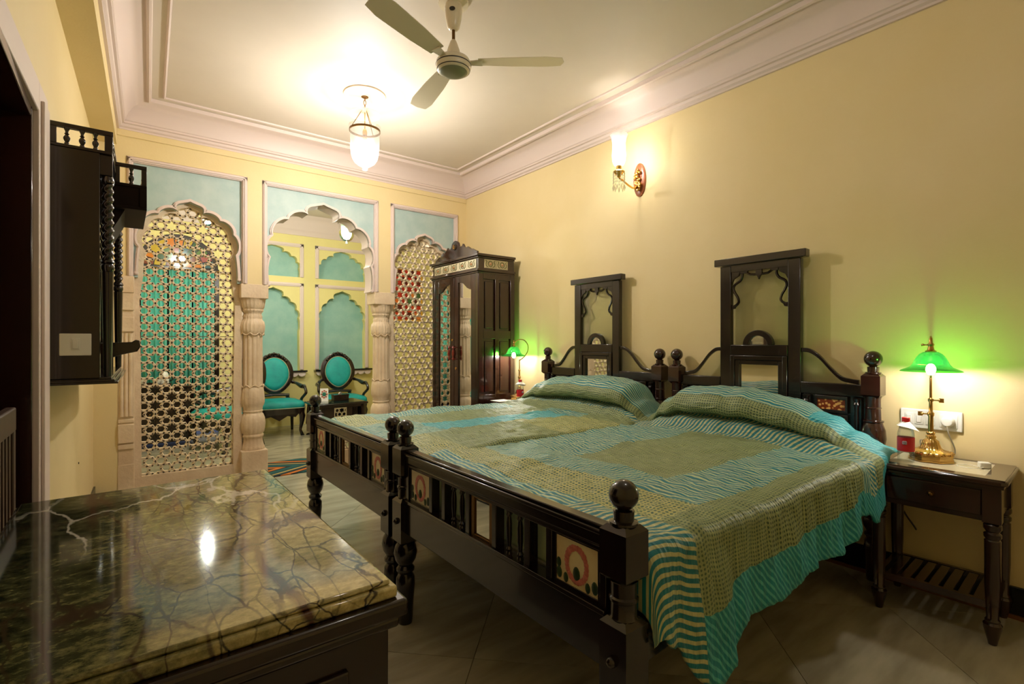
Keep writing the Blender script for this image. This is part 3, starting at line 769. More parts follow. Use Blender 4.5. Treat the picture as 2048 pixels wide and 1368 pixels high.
for p,q in star_edges(.03,-.1,.06,.2,.39,.0,.25):
    m=((p[0]+q[0])/2,(p[1]+q[1])/2)
    if -.1<m[0]<.06 and .205<m[1]<.39: bar(g,p,q,.013,-ty+.042,-ty+.058)
g.box(-.1,-.092,-ty+.04,-ty+.06,.205,.39).box(.052,.06,-ty+.04,-ty+.06,.205,.39).box(-.092,.052,-ty+.04,-ty+.06,.205,.213).box(-.092,.052,-ty+.04,-ty+.06,.382,.39)
put('marble_inset', g, M['ivory'], t)
g2=G(); g2.v=[(-tx+.042-(y+ty)*1+.0, x+.02, z) for x,y,z in g.v]; g2.f=[tuple(f) for f in g.f]; g2.v=[(-tx+.05+(-(y+ty-.05)),x+.02,z) for x,y,z in g.v]
put('marble_inset', g2, M['ivory'], t)
for x in (.16,.18,.20,.27,.29):
    put('spindle', G().lathe([(.007,.205),(.004,.24),(.008,.30),(.004,.35),(.007,.39)],c=(x,-ty+.05,0),n=8), M['wood'], t)
for sx in (-1,1):
    for sy in (-1,1):
        put('leg', G().tube([(sx*(tx-.055),sy*(ty-.055),.42),(sx*(tx-.04),sy*(ty-.04),.16),(sx*(tx-.07),sy*(ty-.07),.08),(sx*(tx-.07),sy*(ty-.07),.03),(sx*(tx-.03),sy*(ty-.03),.0)],[.03,.032,.018,.016,.022],8), M['wood'], t)
# things on it
t=thing('tissue_box','dark wooden tissue box with a white tissue, on the coffee table','box',(2.34,6.84,.456))
put('case', G().box(-.10,.10,-.06,.06,0,.075), M['wood'], t, bevel=.005)
put('lid', G().box(-.104,.104,-.064,.064,.07,.085), M['wood'], t, bevel=.003)
put('tissue', G().add([(-.03,-.01,.085),(.02,.01,.085),(.0,-.02,.12),(-.01,.02,.105),(.03,-.01,.1)],[(0,1,2),(0,3,2),(1,4,2),(3,4,2)]), M['paper'], t)
t=thing('card_stand','white printed card with flower ring standing on the coffee table','card',(2.13,6.86,.456),-.5)
put('card', G().prism([(-.055,0,0),(.055,0,0),(.05,.03,.17),(-.055,.03,.17)],(0,.004,0)), M['paper'], t)
g=G()
for k in range(8): a=2*PI*k/8; g.ball((.035*math.cos(a),.008+.0165*(1),.095+.045*math.sin(a)),.011,8,6,1)
put('flower', g.xf(lambda x,y,z:(x,z*.176-.004,z)), mat('salmon_print',(214,120,90),.6), t)
put('centre', G().ball((0,0,.095),.026,12,8).xf(lambda x,y,z:(x,z*.176-.005+ (y*.1),z)), M['card_green'], t)
# chest and tea tray behind the left screen
t=thing('side_chest','dark wooden chest under the teal curtains behind the left screen','chest',(.33,7.45,0))
put('body', G().box(-.42,.36,-.24,.22,.06,.70), M['wood'], t, bevel=.004)
put('top', G().box(-.45,.39,-.27,.24,.70,.73), M['wood'], t, bevel=.006)
for i in range(2): 
    d=put('door', G().box(-.38+i*.36,-.04+i*.36,-.255,-.24,.1,.66), M['wood'], t, bevel=.004)
    put('knob', G().ball((-.08+i*.08,-.27,.4),.012,10,6), M['brass_dark'], d)
t=thing('tea_tray','tray with white cups on the dark chest behind the left screen','tray',(.28,7.33,.73))
put('tray', G().box(-.18,.18,-.12,.12,0,.012).box(-.18,.18,-.12,-.11,.012,.03).box(-.18,.18,.11,.12,.012,.03), M['wood2'], t, bevel=.002)
for i,(x,y) in enumerate(((-.09,.0),(.04,-.03))):
    o=put('teacup', G().lathe([(.022,0),(.03,.01),(.042,.05),(.044,.07),(.040,.07),(.03,.02),(.01,.012)],n=20), M['white'], None, loc=(0,0,0), ang=60)
    o.location=(.28+x,7.33+y,.743); tag(o,['white teacup left on the tray behind the lattice','white teacup right on the tray behind the lattice'][i],'cup',group='teacups on the tray')
t=thing('electric_kettle','small pale kettle on the tray behind the left lattice screen','kettle',(.395,7.38,.743))
put('body', G().lathe([(.05,0),(.055,.02),(.05,.10),(.038,.14),(.01,.15)],n=20), M['white'], t, ang=60)
put('handle', G().tube([(.045,0,.12),(.09,0,.11),(.09,0,.05),(.05,0,.03)],.008,8), M['black'], t)

# rug in the archway
g=G().box(-.88,.11,-.30,.30,0,.008)
t=put('runner_rug', g.xf(lambda x,y,z:(x,y,z)), M['rug'], None, loc=(0,0,0), label='teal and orange zigzag runner lying under the open arch', cat='rug'); t.location=(1.95,5.33,.001)

# ------------------------------------------------------------------ lamps
def pendant(name,x,y,zc,ztop,zrim,zbot,r,label,gm,body,power):
    t=thing(name,label,'lamp',(x,y,0))
    H=zrim-zbot
    prof=[(.002,zbot),(r*.18,zbot),(r*.20,zbot+.016),(r*.14,zbot+.024),(r*.40,zbot+.034),(r*.66,zbot+.055),(r*.83,zbot+.085),(r*.92,zbot+.125),(r*.96,zbot+.18),(r*.97,zrim-.04),(r*1.02,zrim),(r*1.07,zrim+.012)]
    g=G(); n=32; vs=[];fs=[]
    for rr,z in prof:
        for i in range(n): a=2*PI*i/n; vs.append((rr*math.cos(a),rr*math.sin(a),z))
    for k in range(len(prof)-1):
        for i in range(n): j=(i+1)%n; fs.append((k*n+i,k*n+j,(k+1)*n+j,(k+1)*n+i))
    g.add(vs,fs); put('glass_bell',g,gm,t,ang=80)
    put('rim_band', G().band([((r*.99)*math.cos(a*PI/16),(r*.99)*math.sin(a*PI/16),zrim-.028) for a in range(32)],[((r*1.03)*math.cos(a*PI/16),(r*1.03)*math.sin(a*PI/16),zrim-.028) for a in range(32)],(0,0,.016),True), M['brass_dark'], t)
    put('smoke_cap', G().lathe([(.025,ztop+.03),(.03,ztop+.01),(r*1.06,ztop-.012),(r*1.08,ztop-.02),(.03,ztop+.002)],n=32), M['opal'], t, ang=60)
    for k in range(3):
        a=2*PI*k/3+.6; put('chain', G().tube([(.02*math.cos(a),.02*math.sin(a),ztop+.02),(r*1.03*math.cos(a),r*1.03*math.sin(a),zrim-.02)],.0025,6), M['brass_dark'], t)
    g=G(); m=max(2,int((ZC-ztop-.03)/.03))
    for k in range(m):
        z=ZC-.01-(k+.5)*(ZC-ztop-.035)/m; rr=.019
        g.tube([((rr*.5*math.cos(a*PI/4)) if k%2 else 0,(rr*.5*math.cos(a*PI/4)) if not k%2 else 0,z+rr*math.sin(a*PI/4)) for a in range(8)],.0028,5,True)
    put('hanging_chain', g, M['brass_dark'], t)
    put('ceiling_hook', G().lathe([(.03,ZC-.012),(.025,ZC-.02),(.008,ZC-.025)],n=16), M['brass_dark'], t)
    put('lamp_holder', G().tube([(0,0,ztop),(0,0,zrim-.02)],.004,6).lathe([(.016,zrim-.08),(.018,zrim-.03),(.012,zrim-.01)],n=16), M['brass'], t)
    zb=zbot+H*.30
    lamp_bulb(t,(0,0,zb),.038,1.5,power)
    return t
PX,PY=1.467,3.736
pendant('bell_lantern',PX,PY,ZC,3.005,2.885,2.565,.112,'lit clear glass bell lantern hanging by chains from the main room ceiling',M['glass'],None,L_PENDANT)
g=G().lathe([(.155,ZC-.001),(.155,ZC-.01),(.145,ZC-.014),(.12,ZC-.010),(.11,ZC-.014),(.06,ZC-.012),(.04,ZC-.016),(.0,ZC-.016)],c=(PX,PY,0),n=48)
struct('trim_6', g, M['pink'])
pendant('bell_lantern',1.46,.75,ZC,2.99,2.86,2.56,.112,'added fill bell lantern above the near side of the beds, out of view',M['glass'],None,L_FILL)  # added unseen lantern, hung only to lighten the foreground
pendant('green_lantern',2.20,6.20,ZC,2.88,2.74,2.47,.10,'lit pale green glass lantern hanging beyond the open arch',M['green_tint'],None,L_ANNEX)
pendant('green_lantern',.72,6.30,ZC,2.88,2.74,2.47,.10,'lit pale green lantern seen through the left lattice screen',M['green_tint'],None,L_ANNEX)

# wall sconce
t=thing('wall_sconce','lit frosted tulip wall sconce with crystal drops above the beds','lamp',(W,2.50,2.515))
put('backplate', G().lathe([(.058,0),(.058,-.008),(.05,-.014),(.03,-.018),(.001,-.018)],n=40,ax='x',sq=(1,1)).xf(lambda x,y,z:(x,y*1.0,z*2.25)), M['rosewood'], t, ang=50)
g=G(); random.seed(3)
for k in range(34):
    a=random.random()*2*PI; r=random.random()**.5*.85
    g.ball((-.024-random.random()*.012,.036*r*math.cos(a),.105*r*math.sin(a)),.007+random.random()*.007,7,5)
put('gilt_ornament', g, M['gold'], t)
arm=[(-.02,0,-.03),(-.07,.0,-.075),(-.13,.0,-.07),(-.20,.0,-.045),(-.245,.0,-.03),(-.25,0,.0)]
put('arm', G().tube(catmull(arm,.01),.007,8), M['gold'], t)
put('cup', G().lathe([(.008,-.03),(.018,-.015),(.030,.0),(.045,.012),(.040,.018),(.020,.03),(.020,.06)],c=(-.25,0,0),n=24), M['gold'], t)
for k in range(9):
    a=2*PI*k/9; r=.043; x=-.25+r*math.cos(a); y=r*math.sin(a)
    g=G()
    for q in range(4): g.lathe([(.001,-.002-q*.022-.011),(.005,-.002-q*.022),(.001,-.002-q*.022+.011)],c=(x,y,0),n=6)
    g.lathe([(.001,-.130),(.008,-.105),(.001,-.085)],c=(x,y,0),n=6)
    put('crystal_drop', g, M['crystal'], t)
def shell(prof,c,n=32,wave=0):
    g=G(); vs=[];fs=[]
    for kk,(rr,z) in enumerate(prof):
        for i in range(n):
            a=2*PI*i/n; q=rr*(1+wave*math.cos(8*a)*(kk/(len(prof)-1))**3); vs.append((c[0]+q*math.cos(a),c[1]+q*math.sin(a),c[2]+z))
    for k in range(len(prof)-1):
        for i in range(n): j=(i+1)%n; fs.append((k*n+i,k*n+j,(k+1)*n+j,(k+1)*n+i))
    return g.add(vs,fs)
put('tulip_shade', shell([(.022,.058),(.036,.064),(.047,.09),(.051,.13),(.048,.19),(.048,.23),(.056,.265),(.066,.290)],(-.25,0,0),48,.02), M['frost'], t, ang=80)
lamp_bulb(t,(-.25,0,.14),.022,1.6,L_SCONCE)

# ceiling fan, blades at rest
FX,FY=1.458,2.417
t=thing('ceiling_fan','cream ceiling fan with grey green motor cap hanging before the lantern','fan',(FX,FY,0))
put('canopy', G().lathe([(.02,2.985),(.034,3.0),(.045,3.05),(.05,3.10),(.045,3.13),(.02,3.139)],n=32), M['fan'], t, ang=60)
put('ceiling_plate', G().lathe([(.085,3.139),(.083,3.128),(.05,3.125)],n=32), M['fan'], t)
c_=put('badge', G().lathe([(.016,0),(.016,.003),(.012,.004)],c=(0,0,0),n=24,ax='x',sq=(1,.7)).xf(lambda x,y,z:(-.0495*math.cos(.9)-x*.62+y*.78, -.0495*math.sin(.9)-x*.78-y*.62, 3.075+z)), M['fandark'], t)
put('down_rod', G().lathe([(.009,2.86),(.009,2.99)],n=12), M['brass_dark'], t)
put('motor_neck', G().lathe([(.042,2.83),(.036,2.87),(.024,2.905),(.016,2.925),(.012,2.93)],n=32), M['fan'], t, ang=60)
put('motor_housing', G().lathe([(.078,2.752),(.09,2.76),(.097,2.775),(.098,2.79),(.096,2.805),(.088,2.82),(.06,2.832),(.04,2.836)],n=48), M['fan'], t, ang=40)
put('trim_line', G().lathe([(.0985,2.786),(.0995,2.789),(.0985,2.792)],n=48).lathe([(.0915,2.760),(.0925,2.763),(.0915,2.766)],n=48), M['fandark'], t)
put('motor_cap', G().lathe([(.001,2.742),(.05,2.744),(.072,2.748),(.08,2.754),(.06,2.756)],n=40), M['fangrey'], t, ang=60)
for k in range(3):
    a=math.radians(82+120*k); ca,sa=math.cos(a),math.sin(a)
    def R(x,y,z): return (x*ca-y*sa, x*sa+y*ca, z)
    g=G().prism([R(.09,-.02,2.80),R(.16,-.028,2.80),R(.16,.028,2.80),R(.09,.02,2.80)],(0,0,.006))
    put('blade_bracket', g, M['fan'], t)
    pts=[(.14,-.045,0),(.30,-.06,0),(.52,-.068,0),(.60,-.055,0),(.615,0,0),(.60,.05,0),(.52,.062,0),(.30,.055,0),(.14,.042,0)]
    g=G().prism([R(x,y,2.806+y*.14) for x,y,z in pts],(0,0,.003))
    put('blade', g, M['fan'], t, ang=30)

def desk_lamp(loc, rz, label, power, lean=0):
    t=thing('desk_lamp',label,'lamp',loc,rz)
    # octagonal foot
    oc=[(.085*math.cos(PI/8+k*PI/4),.085*math.sin(PI/8+k*PI/4)) for k in range(8)]
    g=G().hexa(oc,0,.03).hexa([(x*1.06,y*1.06) for x,y in oc],.0,.008).hexa([(x*1.04,y*1.04) for x,y in oc],.024,.032); put('foot',g,M['brass'],t,bevel=.001)
    dome=[(.082,.032),(.08,.038),(.068,.045),(.050,.051),(.038,.060),(.033,.076),(.029,.092),(.017,.102),(.020,.112),(.013,.12),(.018,.128),(.013,.135)]
    put('relief_dome', G().lathe(dome,n=64,flute=.09,fn=16), M['brass'], t, ang=60)
    g=G()
    for k in range(36): a=2*PI*k/36; g.ball((.083*math.cos(a),.083*math.sin(a),.038),.0045,6,4)
    put('beading', g, M['brass'], t)
    put('stem', G().lathe([(.011,.135),(.010,.205),(.0135,.211),(.0135,.223),(.008,.228),(.0075,.275),(.011,.279),(.011,.29),(.0055,.294),(.005,.39)],n=16), M['brass'], t, ang=50)
    for z,s in ((.217,1),(.284,-1)):
        put('thumb_screw', G().tube([(0,0,z),(0,.028*s,z)],.0035,8).ball((0,.032*s,z),.007,10,6).box(-.002,.002,min(.03*s,.048*s),max(.03*s,.048*s),z-.010,z+.010), M['brass'], t)
    neck=[(0,0,.38),(.045,0,.415),(.08,0,.47),(.082,0,.53),(.045,0,.578),(-.01,0,.582),(-.05,0,.55)]
    put('swan_neck', G().tube(catmull(neck,.012),.0048,8), M['brass'], t)
    c=(-.055,0,0)
    put('shade_gallery', G().lathe([(.020,.510),(.022,.518),(.013,.524),(.010,.54),(.014,.548),(.008,.556),(.006,.58)],c=c,n=20), M['brass'], t)
    put('gallery_screw', G().tube([(-.055,0,.546),(-.055,.026,.546)],.003,6).ball((-.055,.029,.546),.007,8,6), M['brass'], t)
    prof=[(.016,.514),(.028,.513),(.042,.504),(.053,.490),(.062,.472),(.069,.455),(.079,.443),(.098,.434),(.112,.428),(.117,.422)]
    put('glass_shade', shell(prof,c,48), M['green_shade'], t, ang=80)
    lamp_bulb(t,(-.055,0,.432),.019,1.4,power)
    return t

# ------------------------------------------------------------------ beds
def post(t, x, y, H, head=False):
    """turned post: (radius, z) lathes with square blocks"""
    c=(x,y,0); nm='head_post' if head else 'foot_post'
    b=.043
    g=G()
    leg=[(.030,0),(.033,.03),(.036,.10),(.042,.17),(.040,.205),(.030,.222),(.040,.235),(.040,.245),(.030,.258),(.046,.285),(.052,.315),(.046,.345),(.036,.36)]
    g.lathe(leg,c,24)
    def block(z0,z1,bb=b,ch=.014):
        q=[(x-bb,y-bb),(x+bb,y-bb),(x+bb,y+bb),(x-bb,y+bb)]; r=[(x-bb+ch,y-bb+ch),(x+bb-ch,y-bb+ch),(x+bb-ch,y+bb-ch),(x-bb+ch,y+bb-ch)]
        vs=[(a,e,z0) for a,e in r]+[(a,e,z0+ch) for a,e in q]+[(a,e,z1-ch) for a,e in q]+[(a,e,z1) for a,e in r]
        fs=[(3,2,1,0),(12,13,14,15)]+[(k*4+i,k*4+(i+1)%4,(k+1)*4+(i+1)%4,(k+1)*4+i) for k in range(3) for i in range(4)]
        g.add(vs,fs)
    block(.355,.560)
    if not head:
        g.lathe([(.036,.56),(.033,.565),(.033,.60),(.037,.604),(.037,.611),(.033,.615),(.033,.65),(.037,.655)],c,24)
        block(.652,.793)
        top=.793
    else:
        g.lathe([(.034,.56),(.036,.60),(.034,.64),(.044,.655),(.044,.66),(.036,.665),(.050,.70),(.058,.745),(.054,.79),(.042,.825),(.047,.832),(.047,.838),(.036,.842),(.034,.90),(.038,.904),(.034,.909),(.034,.95),(.038,.965)],c,28)
        block(.958,1.085); top=1.085
    k=[(.036,0),(.036,.006),(.026,.009),(.027,.034),(.022,.036)]
    g.lathe([(r,top+z) for r,z in k],c,24)
    o=put(nm,g,M['wood'] if not head else M['wood2'],t,world=True,ang=35)
    g=G(); R=.038 if not head else .042
    zc=top+.036+R*.95
    g.lathe([(.020,top+.034),(.014,top+.04)],c,20).ball((x,y,zc),R,28,18); put('finial',g,M['wood'] if not head else M['wood2'],o,world=True,ang=60)
    if not head: put('bolt_cap', G().ball((x-b-.003,y,.46),.014,10,8), M['wood'], o, world=True)
def wreath_tile(t,x,y0,y1,z0,z1,s=-1):
    """painted glazed tile with flower wreath, facing -x"""
    o=put('painted_tile', G().box(x-.004,x+.004,y0,y1,z0,z1), M['cream_tile'], t, world=True)
    cy,cz=(y0+y1)/2,(z0+z1)/2; ry,rz_=(y1-y0)*.24,(z1-z0)*.36
    g=G(); n=26
    random.seed(5)
    for k in range(n):
        a=2*PI*k/n; g.ball((x-.005,cy+ry*math.cos(a),cz+rz_*math.sin(a)),.0085+.002*random.random(),7,5)
    g.xf(lambda a,b,c:(x-.005+(a-x+.005)*.25,b,c)); put('wreath',g,M['rose'],o,world=True)
    g=G()
    for dy,dz,r in ((0,-rz_*.55,.017),(ry*1.9,-rz_*.9,.014),(-ry*1.9,-rz_*.85,.015),(ry*1.95,-rz_*.3,.012),(ry*1.1,-rz_*1.15,.012),(-ry*1.1,-rz_*1.15,.012)):
        dy=max(-(y1-y0)/2+r*.8,min((y1-y0)/2-r*.8,dy)); dz=max(-(z1-z0)/2+r*1.3,dz); g.ball((x-.005,cy+dy,cz+dz),r*.8,8,6,1.5)
    for k in range(4): a=.6+k*1.5; g.ball((x-.0055,cy+ry*math.cos(a),cz+rz_*math.sin(a)),.006,6,4)
    g.xf(lambda a,b,c:(x-.005+(a-x+.005)*.3,b,c)); put('leaves',g,M['leaf'],o,world=True)
def bed(f0,f1,y0,y1,label):
    FX_,HX=1.0,3.135; cy=(y0+y1)/2; WD=M['wood']
    t=thing('bed',label,'bed',(2.04,cy,0))
    for y in (f0,f1): post(t,FX_,y,.9)
    for y in (y0,y1): post(t,HX-.012,y,1.2,True)
    a,b=f0+.043,f1-.043; L=b-a; yy=lambda f:a+L*f
    # footboard
    g=G().box(FX_-.024,FX_+.024,a-.01,b+.01,.722,.766).box(FX_-.030,FX_+.030,a,b,.752,.766).box(FX_-.020,FX_+.020,a,b,.766,.776).box(FX_-.022,FX_+.022,a,b,.706,.722)
    put('top_rail',g,WD,t,world=True,bevel=.004)
    put('bottom_rail',G().box(FX_-.020,FX_+.020,a-.01,b+.01,.41,.545),WD,t,world=True,bevel=.004)
    put('lower_moulding',G().box(FX_-.026,FX_+.024,a,b,.545,.560),WD,t,world=True,bevel=.003)
    zb,zt=.558,.708
    # layout as fractions from the near post (0) to the far post (1)
    for f in (.012,.205,.245,.345,.375,.415,.575,.615,.655,.755,.795,.988):
        pass
    stiles=[(.0,.02),(.18,.202),(.268,.29),(.418,.44),(.56,.582),(.71,.732),(.798,.82),(.98,1.0)]
    for u,v in stiles: put('stile',G().box(FX_-.018,FX_+.018,yy(u),yy(v),zb,zt),WD,t,world=True,bevel=.002)
    for u,v in ((.02,.18),(.82,.98)):
        put('tile_frame',G().band([(FX_-.012,yy(u)+.012,zb+.012),(FX_-.012,yy(v)-.012,zb+.012),(FX_-.012,yy(v)-.012,zt-.010),(FX_-.012,yy(u)+.012,zt-.010)],
            [(FX_-.012,yy(u),zb),(FX_-.012,yy(v),zb),(FX_-.012,yy(v),zt),(FX_-.012,yy(u),zt)],(.024,0,0),True),WD,t,world=True,bevel=.002)
        wreath_tile(t,FX_-.004,yy(u)+.012,yy(v)-.012,zb+.012,zt-.010)
    put('mirror_panel',G().box(FX_-.006,FX_+.004,yy(.46),yy(.54),zb+.012,zt-.010),M['mirror'],t,world=True,bevel=.003)
    g=G().box(FX_-.012,FX_+.012,yy(.44),yy(.46),zb,zt).box(FX_-.012,FX_+.012,yy(.54),yy(.56),zb,zt).box(FX_-.012,FX_+.012,yy(.46),yy(.54),zb,zb+.012).box(FX_-.012,FX_+.012,yy(.46),yy(.54),zt-.010,zt)
    put('mirror_frame',g,M['brass_dark'],t,world=True,bevel=.002)
    for f in (.325,.375,.625,.675,.235,.765):
        r=.010 if f not in (.235,.765) else .010
        if f in (.235,.765): continue
        put('spindle',G().lathe([(.012,zb),(.009,zb+.01),(.012,zb+.018),(.007,zb+.026),(.010,zb+.06),(.010,zt-.05),(.007,zt-.026),(.012,zt-.018),(.009,zt-.01),(.012,zt)],c=(FX_,yy(f),0),n=12),WD,t,world=True)
    # side rails and slatted deck
    for p,q in ((f0,y0),(f1,y1)): put('side_rail',G().hexa([(FX_+.04,p-.016),(HX-.05,q-.016),(HX-.05,q+.016),(FX_+.04,p+.016)],.42,.54),WD,t,world=True,bevel=.004)
    put('deck',G().hexa([(FX_+.03,f0+.016),(HX-.03,y0+.016),(HX-.03,y1-.016),(FX_+.03,f1-.016)],.50,.52),WD,t,world=True)
    # headboard
    xa,xz=HX-.022,HX+.018
    cw=.2125; u0,u1=cy+.010-cw,cy+.010+cw
    hc=(u0+u1)/2
    for s_,q in ((0,u0),(1,u1)): put('upright',G().box(xa,xz,q-.036,q+.036,.52,1.742),WD,t,world=True,bevel=.004)
    put('cap_rail',G().box(xa-.016,xz,u0-.070,u1+.070,1.744,1.790),WD,t,world=True,bevel=.004)
    put('mid_rail',G().box(xa-.004,xz,u0+.036,u1-.036,1.165,1.232),WD,t,world=True,bevel=.004)
    put('top_apron',G().box(xa+.004,xz-.004,u0+.036,u1-.036,1.70,1.742),WD,t,world=True)
    put('glass_pane',G().box(HX,HX+.004,u0+.036,u1-.036,1.232,1.70),M['glass_pane'],t,world=True)
    # pierced scroll brackets
    for s_,q in ((1,u0+.036),(-1,u1-.036)):
        P=[(.0,1.475),(.028,1.485),(.046,1.505),(.040,1.535),(.022,1.565),(.012,1.595),(.022,1.62),(.055,1.640),(.070,1.665),(.072,1.70)]
        g=G().tube([(HX-.006,q+s_*u,z) for u,z in [tuple(v)[:2] for v in [(p.x,p.y) for p in catmull([(a_,b_,0) for a_,b_ in P],.01)]]],.0085,6)
        g.prism([(HX-.014,q,1.62),(HX-.014,q+s_*.016,1.655),(HX-.014,q+s_*.05,1.675),(HX-.014,q+s_*.056,1.70),(HX-.014,q,1.70)],(.016,0,0))
        g.prism([(HX-.014,q+s_*.058,1.685),(HX-.014,q+s_*.095,1.685),(HX-.014,q+s_*.11,1.70),(HX-.014,q+s_*.058,1.70)],(.016,0,0))
        g.prism([(HX-.014,q,1.46),(HX-.014,q+s_*.022,1.465),(HX-.014,q+s_*.03,1.482),(HX-.014,q,1.49)],(.016,0,0))
        put('scroll_bracket',g,WD,t,world=True)
    g=G()
    for s_ in (-1,1):
        g.tube([(HX-.006,hc+s_*u,z) for u,z in ((.0,1.675),(.03,1.672),(.055,1.675),(.08,1.69),(.10,1.70))],.0075,6)
    g.prism([(HX-.014,hc-.018,1.70),(HX-.014,hc-.020,1.672),(HX-.014,hc-.008,1.66),(HX-.014,hc,1.64),(HX-.014,hc+.008,1.66),(HX-.014,hc+.020,1.672),(HX-.014,hc+.018,1.70)],(.016,0,0))
    put('drop_ornament',g,WD,t,world=True)
    # half round medallion
    arc2=lambda r,n=20:[(xa-.006,hc+r*math.cos(PI*i/n),1.232+r*.98*math.sin(PI*i/n)) for i in range(n+1)]
    put('half_round',G().band(arc2(.058),arc2(.094),(.03,0,0)),WD,t,world=True,bevel=.003)
    put('half_mirror',G().prism(arc2(.058),(.008,0,0)).xf(lambda x,y,z:(x+.014,y,z)),M['mirror'],t,world=True)
    # centre panel
    g=G()
    for d,x in ((0,0),(.028,.008)):
        i0,i1,j0,j1=u0+.036+d,u1-.036-d,.60,1.165-d
        w_=.028
        g.box(xa-.010+x,xz,i0,i0+w_,j0,j1).box(xa-.010+x,xz,i1-w_,i1,j0,j1).box(xa-.010+x,xz,i0+w_,i1-w_,j1-w_,j1)
    put('panel_frame',g,WD,t,world=True,bevel=.003)
    put('centre_mirror',G().box(HX-.006,HX+.004,u0+.09,u1-.09,.60,1.111),M['mirror'],t,world=True)
    # wings: curved brace, rail, inlay, painted tiles
    for s_,q,e in ((-1,u0-.036,y0+.04),(1,u1+.036,y1-.04)):
        n_=abs(e-q)
        P=[(0,1.205),(.14,1.200),(.30,1.165),(.48,1.10),(.64,1.052),(.80,1.038),(.92,1.034)]
        c_=[(HX-.002,q+s_*n_*p.x,p.y) for p in catmull([(a_,b_,0) for a_,b_ in P],.03)]
        g=G().band([(x-.012,y,z-.012) for x,y,z in c_],[(x-.012,y,z+.012) for x,y,z in c_],(.024,0,0))
        put('curved_brace',g,WD,t,world=True,bevel=.003)
        put('wing_glass',G().prism([(HX,q,1.02)]+[(HX,y,z-.008) for x,y,z in c_[:len(c_)*4//5]]+[(HX,q+s_*n_*.72,1.02)],(.004,0,0)),M['glass_pane'],t,world=True)
        lo,hi=min(q,e),max(q,e)
        put('wing_rail',G().box(xa-.004,xz,lo,hi,.955,1.022),WD,t,world=True,bevel=.004)
        put('wing_back',G().box(HX+.002,xz,lo,hi-.0,.52,.955),WD,t,world=True)
        # pilasters with small capitals
        for f in (.10,.90):
            yc=q+s_*n_*f
            put('small_pilaster',G().box(xa,HX,yc-.020,yc+.020,.60,.95).lathe([(.012,.60),(.010,.62),(.010,.90),(.016,.915),(.012,.925),(.018,.945)],c=(xa-.003,yc,0),n=12),WD,t,world=True)
        ia,ib=sorted((q+s_*n_*.24,q+s_*n_*.76))
        put('inlay_frame',G().band([(xa,ia+.012,.875),(xa,ib-.012,.875),(xa,ib-.012,.932),(xa,ia+.012,.932)],[(xa,ia,.858),(xa,ib,.858),(xa,ib,.952),(xa,ia,.952)],(.024,0,0),True),WD,t,world=True,bevel=.002)
        put('amber_inlay',G().box(xa+.006,xa+.012,ia+.012,ib-.012,.875,.932),M['amber'],t,world=True)
        put('tile_surround',G().band([(xa,ia+.012,.69),(xa,ib-.012,.69),(xa,ib-.012,.832),(xa,ia+.012,.832)],[(xa,ia,.672),(xa,ib,.672),(xa,ib,.85),(xa,ia,.85)],(.024,0,0),True),WD,t,world=True,bevel=.002)
        wreath_tile(t,xa+.008,ia+.012,ib-.012,.69,.832)
    put('bottom_board',G().box(HX-.012,HX+.012,y0+.04,y1-.04,.40,.62),WD,t,world=True)
    return t
bed(.832,2.07,.932,2.118,'dark carved wooden bed nearer the camera, under the nearer quilt')
bed(2.20,3.40,2.262,3.49,'dark carved wooden bed farther away, beside the wardrobe nightstand')

# ------------------------------------------------------------------ mattresses and quilts
for y0,y1,lb in ((.90,2.07,'mattress hidden under the quilt of the nearer bed'),(2.215,3.40,'mattress hidden under the quilt of the farther bed')):
    put('mattress',G().box(1.05,3.03,y0+.02,y1-.02,.521,.69),mat('ticking',(190,188,170),.8),None,bevel=.03,label=lb,cat='mattress')

